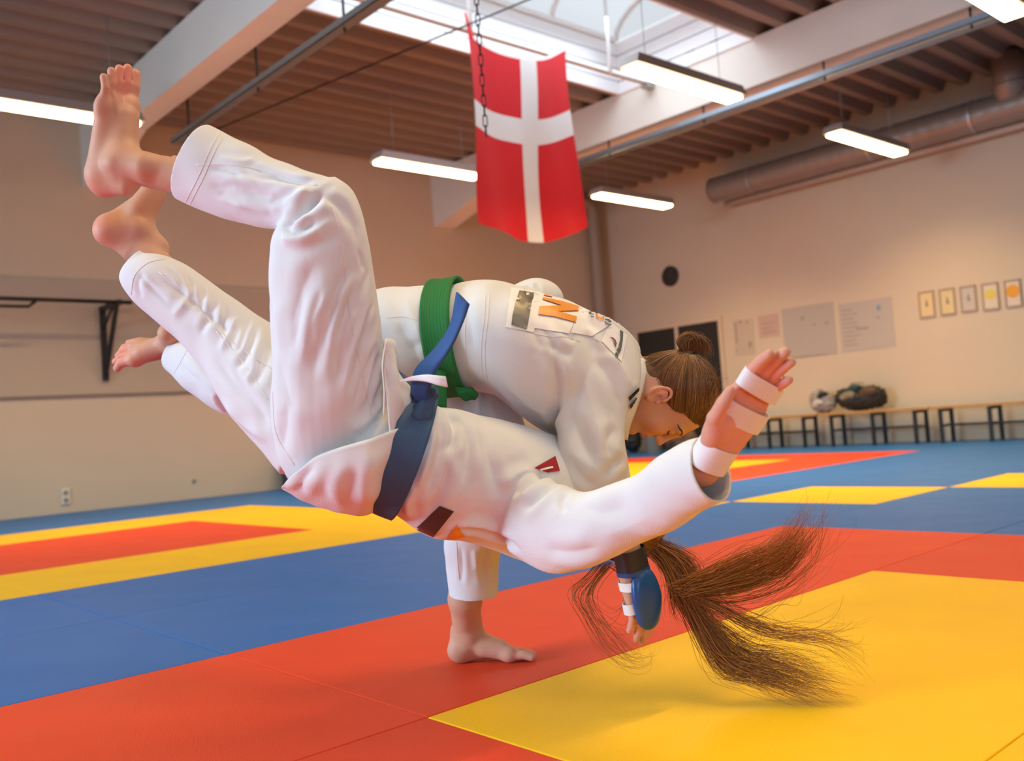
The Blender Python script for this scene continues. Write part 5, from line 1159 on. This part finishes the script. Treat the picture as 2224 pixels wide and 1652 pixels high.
# ------------------------------------------------------------------ flag, rail, chain, string, bags
m_flagr = mat('flag_red', (0.66, 0.010, 0.018), 0.6); m_flagw = mat('flag_white', (0.80, 0.80, 0.80), 0.6)
for M in (m_flagr, m_flagw):
    nt = M.node_tree; bs = nt.nodes['Principled BSDF']; tr = nd(nt, 'ShaderNodeBsdfTranslucent'); mx = nd(nt, 'ShaderNodeMixShader'); mx.inputs[0].default_value = 0.35
    tr.inputs[0].default_value = bs.inputs['Base Color'].default_value; out = nt.nodes['Material Output']
    nt.links.new(bs.outputs[0], mx.inputs[1]); nt.links.new(tr.outputs[0], mx.inputs[2]); nt.links.new(mx.outputs[0], out.inputs[0])
r = empty('tie_rail', (6.4, 6.55, 4.40), 'white tie rail under the skylight carried by thin rods', 'rail')
bm = bmesh.new(); box(bm, (3.79, 6.53, 4.385), (8.52, 6.60, 4.43), 0.004); bm_obj('rail_bar', bm, m_white, r)
bm = bmesh.new(); box(bm, (3.79, 6.53, 4.368), (8.52, 6.545, 4.385)); bm_obj('edge_strip', bm, mat('rail_brown', (0.30, 0.17, 0.10), 0.5), r)
for x in (4.3, 5.80, 7.78): tube_o('rod', [(x, 6.52, 4.36), (x, 6.52, 5.45)], 0.02, m_white, r, n=8)
bm = bmesh.new(); box(bm, (8.40, 6.50, 4.34), (8.52, 6.62, 4.44), 0.01); bm_obj('bracket', bm, m_steel, r)
# flag: cloth hung by two corners
FX0, FX1, FYY, FZ1, FZ0 = 5.70, 7.02, 6.49, 4.30, 2.50
fr = empty('flag', (6.36, FYY, 4.3), 'red flag with a white cross hanging from the rail under the skylight', 'flag')
def fpt(u, v):   # u across, v down
    sag = -0.20*math.sin(math.pi*u)*(1-v)**1.5-0.17*math.sin(math.pi*u)*v
    topz = FZ1+0.14*u
    x = FX0+(FX1-FX0)*u+0.02*math.sin(v*5+u*3)-0.03*v+(0.07*v*v*u)
    z = topz-(1.80+0.06*u)*v+sag+0.0
    fold = 0.035*math.sin(u*9+v*2.2)*(0.4+0.6*v)+0.05*math.sin((u-v*0.35)*7+1)*(0.6)+0.02*math.sin(u*19-v*5)*v
    return (x, FYY-0.07+fold, z)
ub = np.array([0, 0.4375-0.0, 0.607, 1.0]); vb = np.array([0, 0.345, 0.487, 1.0])
ub = np.array([0, 0.435, 0.600, 1.0])
def fpatch(u0, u1, v0, v1, M, nm):
    n, m_ = 14, 18; V = [fpt(u0+(u1-u0)*i/n, v0+(v1-v0)*j/m_) for j in range(m_+1) for i in range(n+1)]
    F = [(j*(n+1)+i, j*(n+1)+i+1, (j+1)*(n+1)+i+1, (j+1)*(n+1)+i) for j in range(m_) for i in range(n)]
    return pyd(nm, V, F, M, fr, True)
for iu in range(3):
    for iv in range(3):
        wh = iu == 1 or iv == 1
        if wh: continue
        fpatch(ub[iu], ub[iu+1], vb[iv], vb[iv+1], m_flagr, 'red_field')
fpatch(ub[1], ub[2], 0, 1, m_flagw, 'white_bar'); fpatch(0, ub[1], vb[1], vb[2], m_flagw, 'white_bar'); fpatch(ub[2], 1, vb[1], vb[2], m_flagw, 'white_bar')
n = 20; V = []
for i in range(n+1):
    x, y, z = fpt(i/n, 0); V += [(x, y+0.01, z+0.035), (x, y+0.004, z-0.004)]
pyd('hem', V, [(2*i, 2*i+1, 2*i+3, 2*i+2) for i in range(n)], m_flagw, fr, True)
a = fpt(0, 0); c = fpt(1, 0)
V = [(a[0], a[1], a[2]-0.02), (a[0]+0.07, a[1], a[2]-0.03), (a[0]-0.005, a[1], a[2]+0.20), (a[0]-0.03, a[1], a[2]+0.20)]
pyd('toggle_tip', V, [(0, 1, 2, 3)], m_flagr, fr)
tube_o('flag_line', [(a[0], a[1], a[2]+0.05), (a[0], 6.53, 4.40)], 0.006, m_flagw, fr, n=5); tube_o('flag_line', [c, (c[0]+0.02, 6.53, 4.47)], 0.006, m_flagw, fr, n=5)
A = on_plane(400, 310, 1, YW-0.01); B = on_plane(1145, 0, 2, 4.345)
B2 = A+(B-A)*1.35
tube_o('wire_line', [tuple(A), tuple(B), tuple(B2)], 0.009, m_black, None, n=6); tag(bpy.data.objects['wire_line'], 'thin dark line stretched under the roof across the top of the flag', 'cable')
# chain in front of the flag
ch = empty('chain', tuple(at(1056, 296, 5.2)), 'dark steel link chain dangling in front of the flag', 'chain')
m_ch = mat('chain_steel', (0.05, 0.045, 0.04), 0.45, metal=0.8)
c0_ = at(1056, 296, 5.2)
bm = bmesh.new(); pts = [(0.012*math.cos(t)*1.0, 0, (0.022 if math.sin(t) > 0 else -0.022)+0.012*math.sin(t)) for t in np.linspace(0, 2*math.pi, 17)]
tube(bm, pts, 0.0035, 6, False); ml = bpy.data.meshes.new('chain_link'); bm.to_mesh(ml); bm.free(); ml.materials.append(m_ch)
z = c0_[2]+0.03; k = 0; dx = 0.0
while z < ZC+0.05:
    o = link('chain_link', ml, ch, None, False); o.location = (c0_[0], c0_[1], z); o.rotation_euler = (0, 0, 0.7+(k % 2)*math.pi/2); z += 0.058; k += 1
# bags on the bench
def bag(label, name, cx, cy, z0, sx, sy, sz, M, seed, accents):
    r = empty(name, (cx, cy, z0), label, 'bag', 'bags on the bench')
    s = Sdf(); q = np.random.default_rng(seed)
    s.el((cx, cy, z0+sz*0.45), (sx, sy, sz*0.45), k=0.03)
    for _ in range(9):
        t = q.uniform(-0.7, 0.7); s.el((cx+q.uniform(-.3, .3)*sx, cy+t*sy, z0+sz*(0.35+0.35*q.random())), (sx*.6, sy*q.uniform(.25, .45), sz*q.uniform(.25, .38)), k=0.03)
    V, F = s.mesh(0.012); V[:, 2] = np.maximum(V[:, 2], z0+0.001); me = np_mesh('bag_body', V, F); ripple(me, 0.012, 30, seed); 
    Vq, E = arrays(me); Vq[:, 2] = np.maximum(Vq[:, 2], z0+0.001); put(me, Vq); link('bag_body', me, r, M, True)
    for j, (dy, dz, rad, Ma) in enumerate(accents):
        s = Sdf(); s.el((cx-sx*0.75, cy+dy*sy, z0+dz*sz), (0.05, rad, rad*0.6), k=0.02); s.el((cx-sx*0.7, cy+(dy+0.25)*sy, z0+(dz-0.1)*sz), (0.045, rad*.7, rad*0.5), k=0.02)
        V, F = s.mesh(0.010); me = np_mesh('pocket', V, F); ripple(me, 0.006, 40, seed+j+1); link('pocket', me, r, Ma, True)
    bm = bmesh.new(); tube(bm, [(cx-sx*.8, cy-sy*.45, z0+sz*.55), (cx-sx*.6, cy-sy*.3, z0+sz*1.02), (cx-sx*.5, cy+sy*.2, z0+sz*1.04), (cx-sx*.8, cy+sy*.4, z0+sz*.55)], 0.012, 6); bm_obj('strap', bm, accents[0][3], r, True)
    return r
m_bag1 = mat('bag_black', (0.020, 0.022, 0.020), 0.6, noise=0.5, nscale=9); m_bag2 = mat('bag_grey', (0.30, 0.28, 0.26), 0.7, noise=0.5, nscale=16)
m_khaki = mat('bag_khaki', (0.26, 0.21, 0.13), 0.7); m_brown = mat('bag_brown', (0.10, 0.055, 0.03), 0.6); m_teal = mat('bag_teal', (0.02, 0.06, 0.065), 0.6); m_pale = mat('bag_pale', (0.55, 0.52, 0.48), 0.7)
bag('black sports bag with khaki folds on the bench', 'sports_bag', 11.86, 6.10, 0.456, 0.16, 0.34, 0.36, m_bag1, 3, [(0.25, 0.62, 0.10, m_khaki), (-0.55, 0.70, 0.11, m_brown), (0.05, 0.86, 0.08, m_teal)])
bag('small grey patterned bag leaning beside the black sports bag', 'tote_bag', 11.85, 6.64, 0.456, 0.12, 0.19, 0.33, m_bag2, 5, [(0.1, 0.45, 0.08, m_pale), (-0.3, 0.8, 0.06, m_bag1)])
# dark bags standing on the mat beneath the bent fighter's face
for (px, py, d, nm, lab, M, sy, sz) in ((1375, 982, 14.6, 'kit_bag', 'dark upright bag at the wall, left of the fighter face', m_bag1, 0.16, 0.48), (1420, 983, 14.3, 'bin', 'grey bin on the mat between two dark bags', m_pgrey, 0.16, 0.36), (1482, 986, 13.4, 'duffel_bag', 'dark duffel bag on the mat beneath the fighter face', m_brown, 0.28, 0.36)):
    p = on_plane(px, py, 2, 0.0)
    q = CAM+(p-CAM)*min(1.0, (XW-0.35-CAM[0])/(p[0]-CAM[0])); q[2] = 0
    if nm == 'bin':
        r = empty('bin', tuple(q), lab, 'bin'); bm = bmesh.new(); tube(bm, [(q[0], q[1], 0.0), (q[0], q[1], sz)], [sy*.8, sy], 18); bm_obj('bin_body', bm, mat('bin_grey', (0.16, 0.18, 0.19), 0.5), r)
        bm = bmesh.new(); tube(bm, [(q[0], q[1], sz-0.02), (q[0], q[1], sz+0.01)], sy*1.05, 18); bm_obj('rim', bm, m_pgrey, r)
    else: bag(lab, nm, q[0], q[1], 0.0, 0.15, sy, sz, M, int(px), [(0.1, 0.5, 0.08, m_bag1)]);
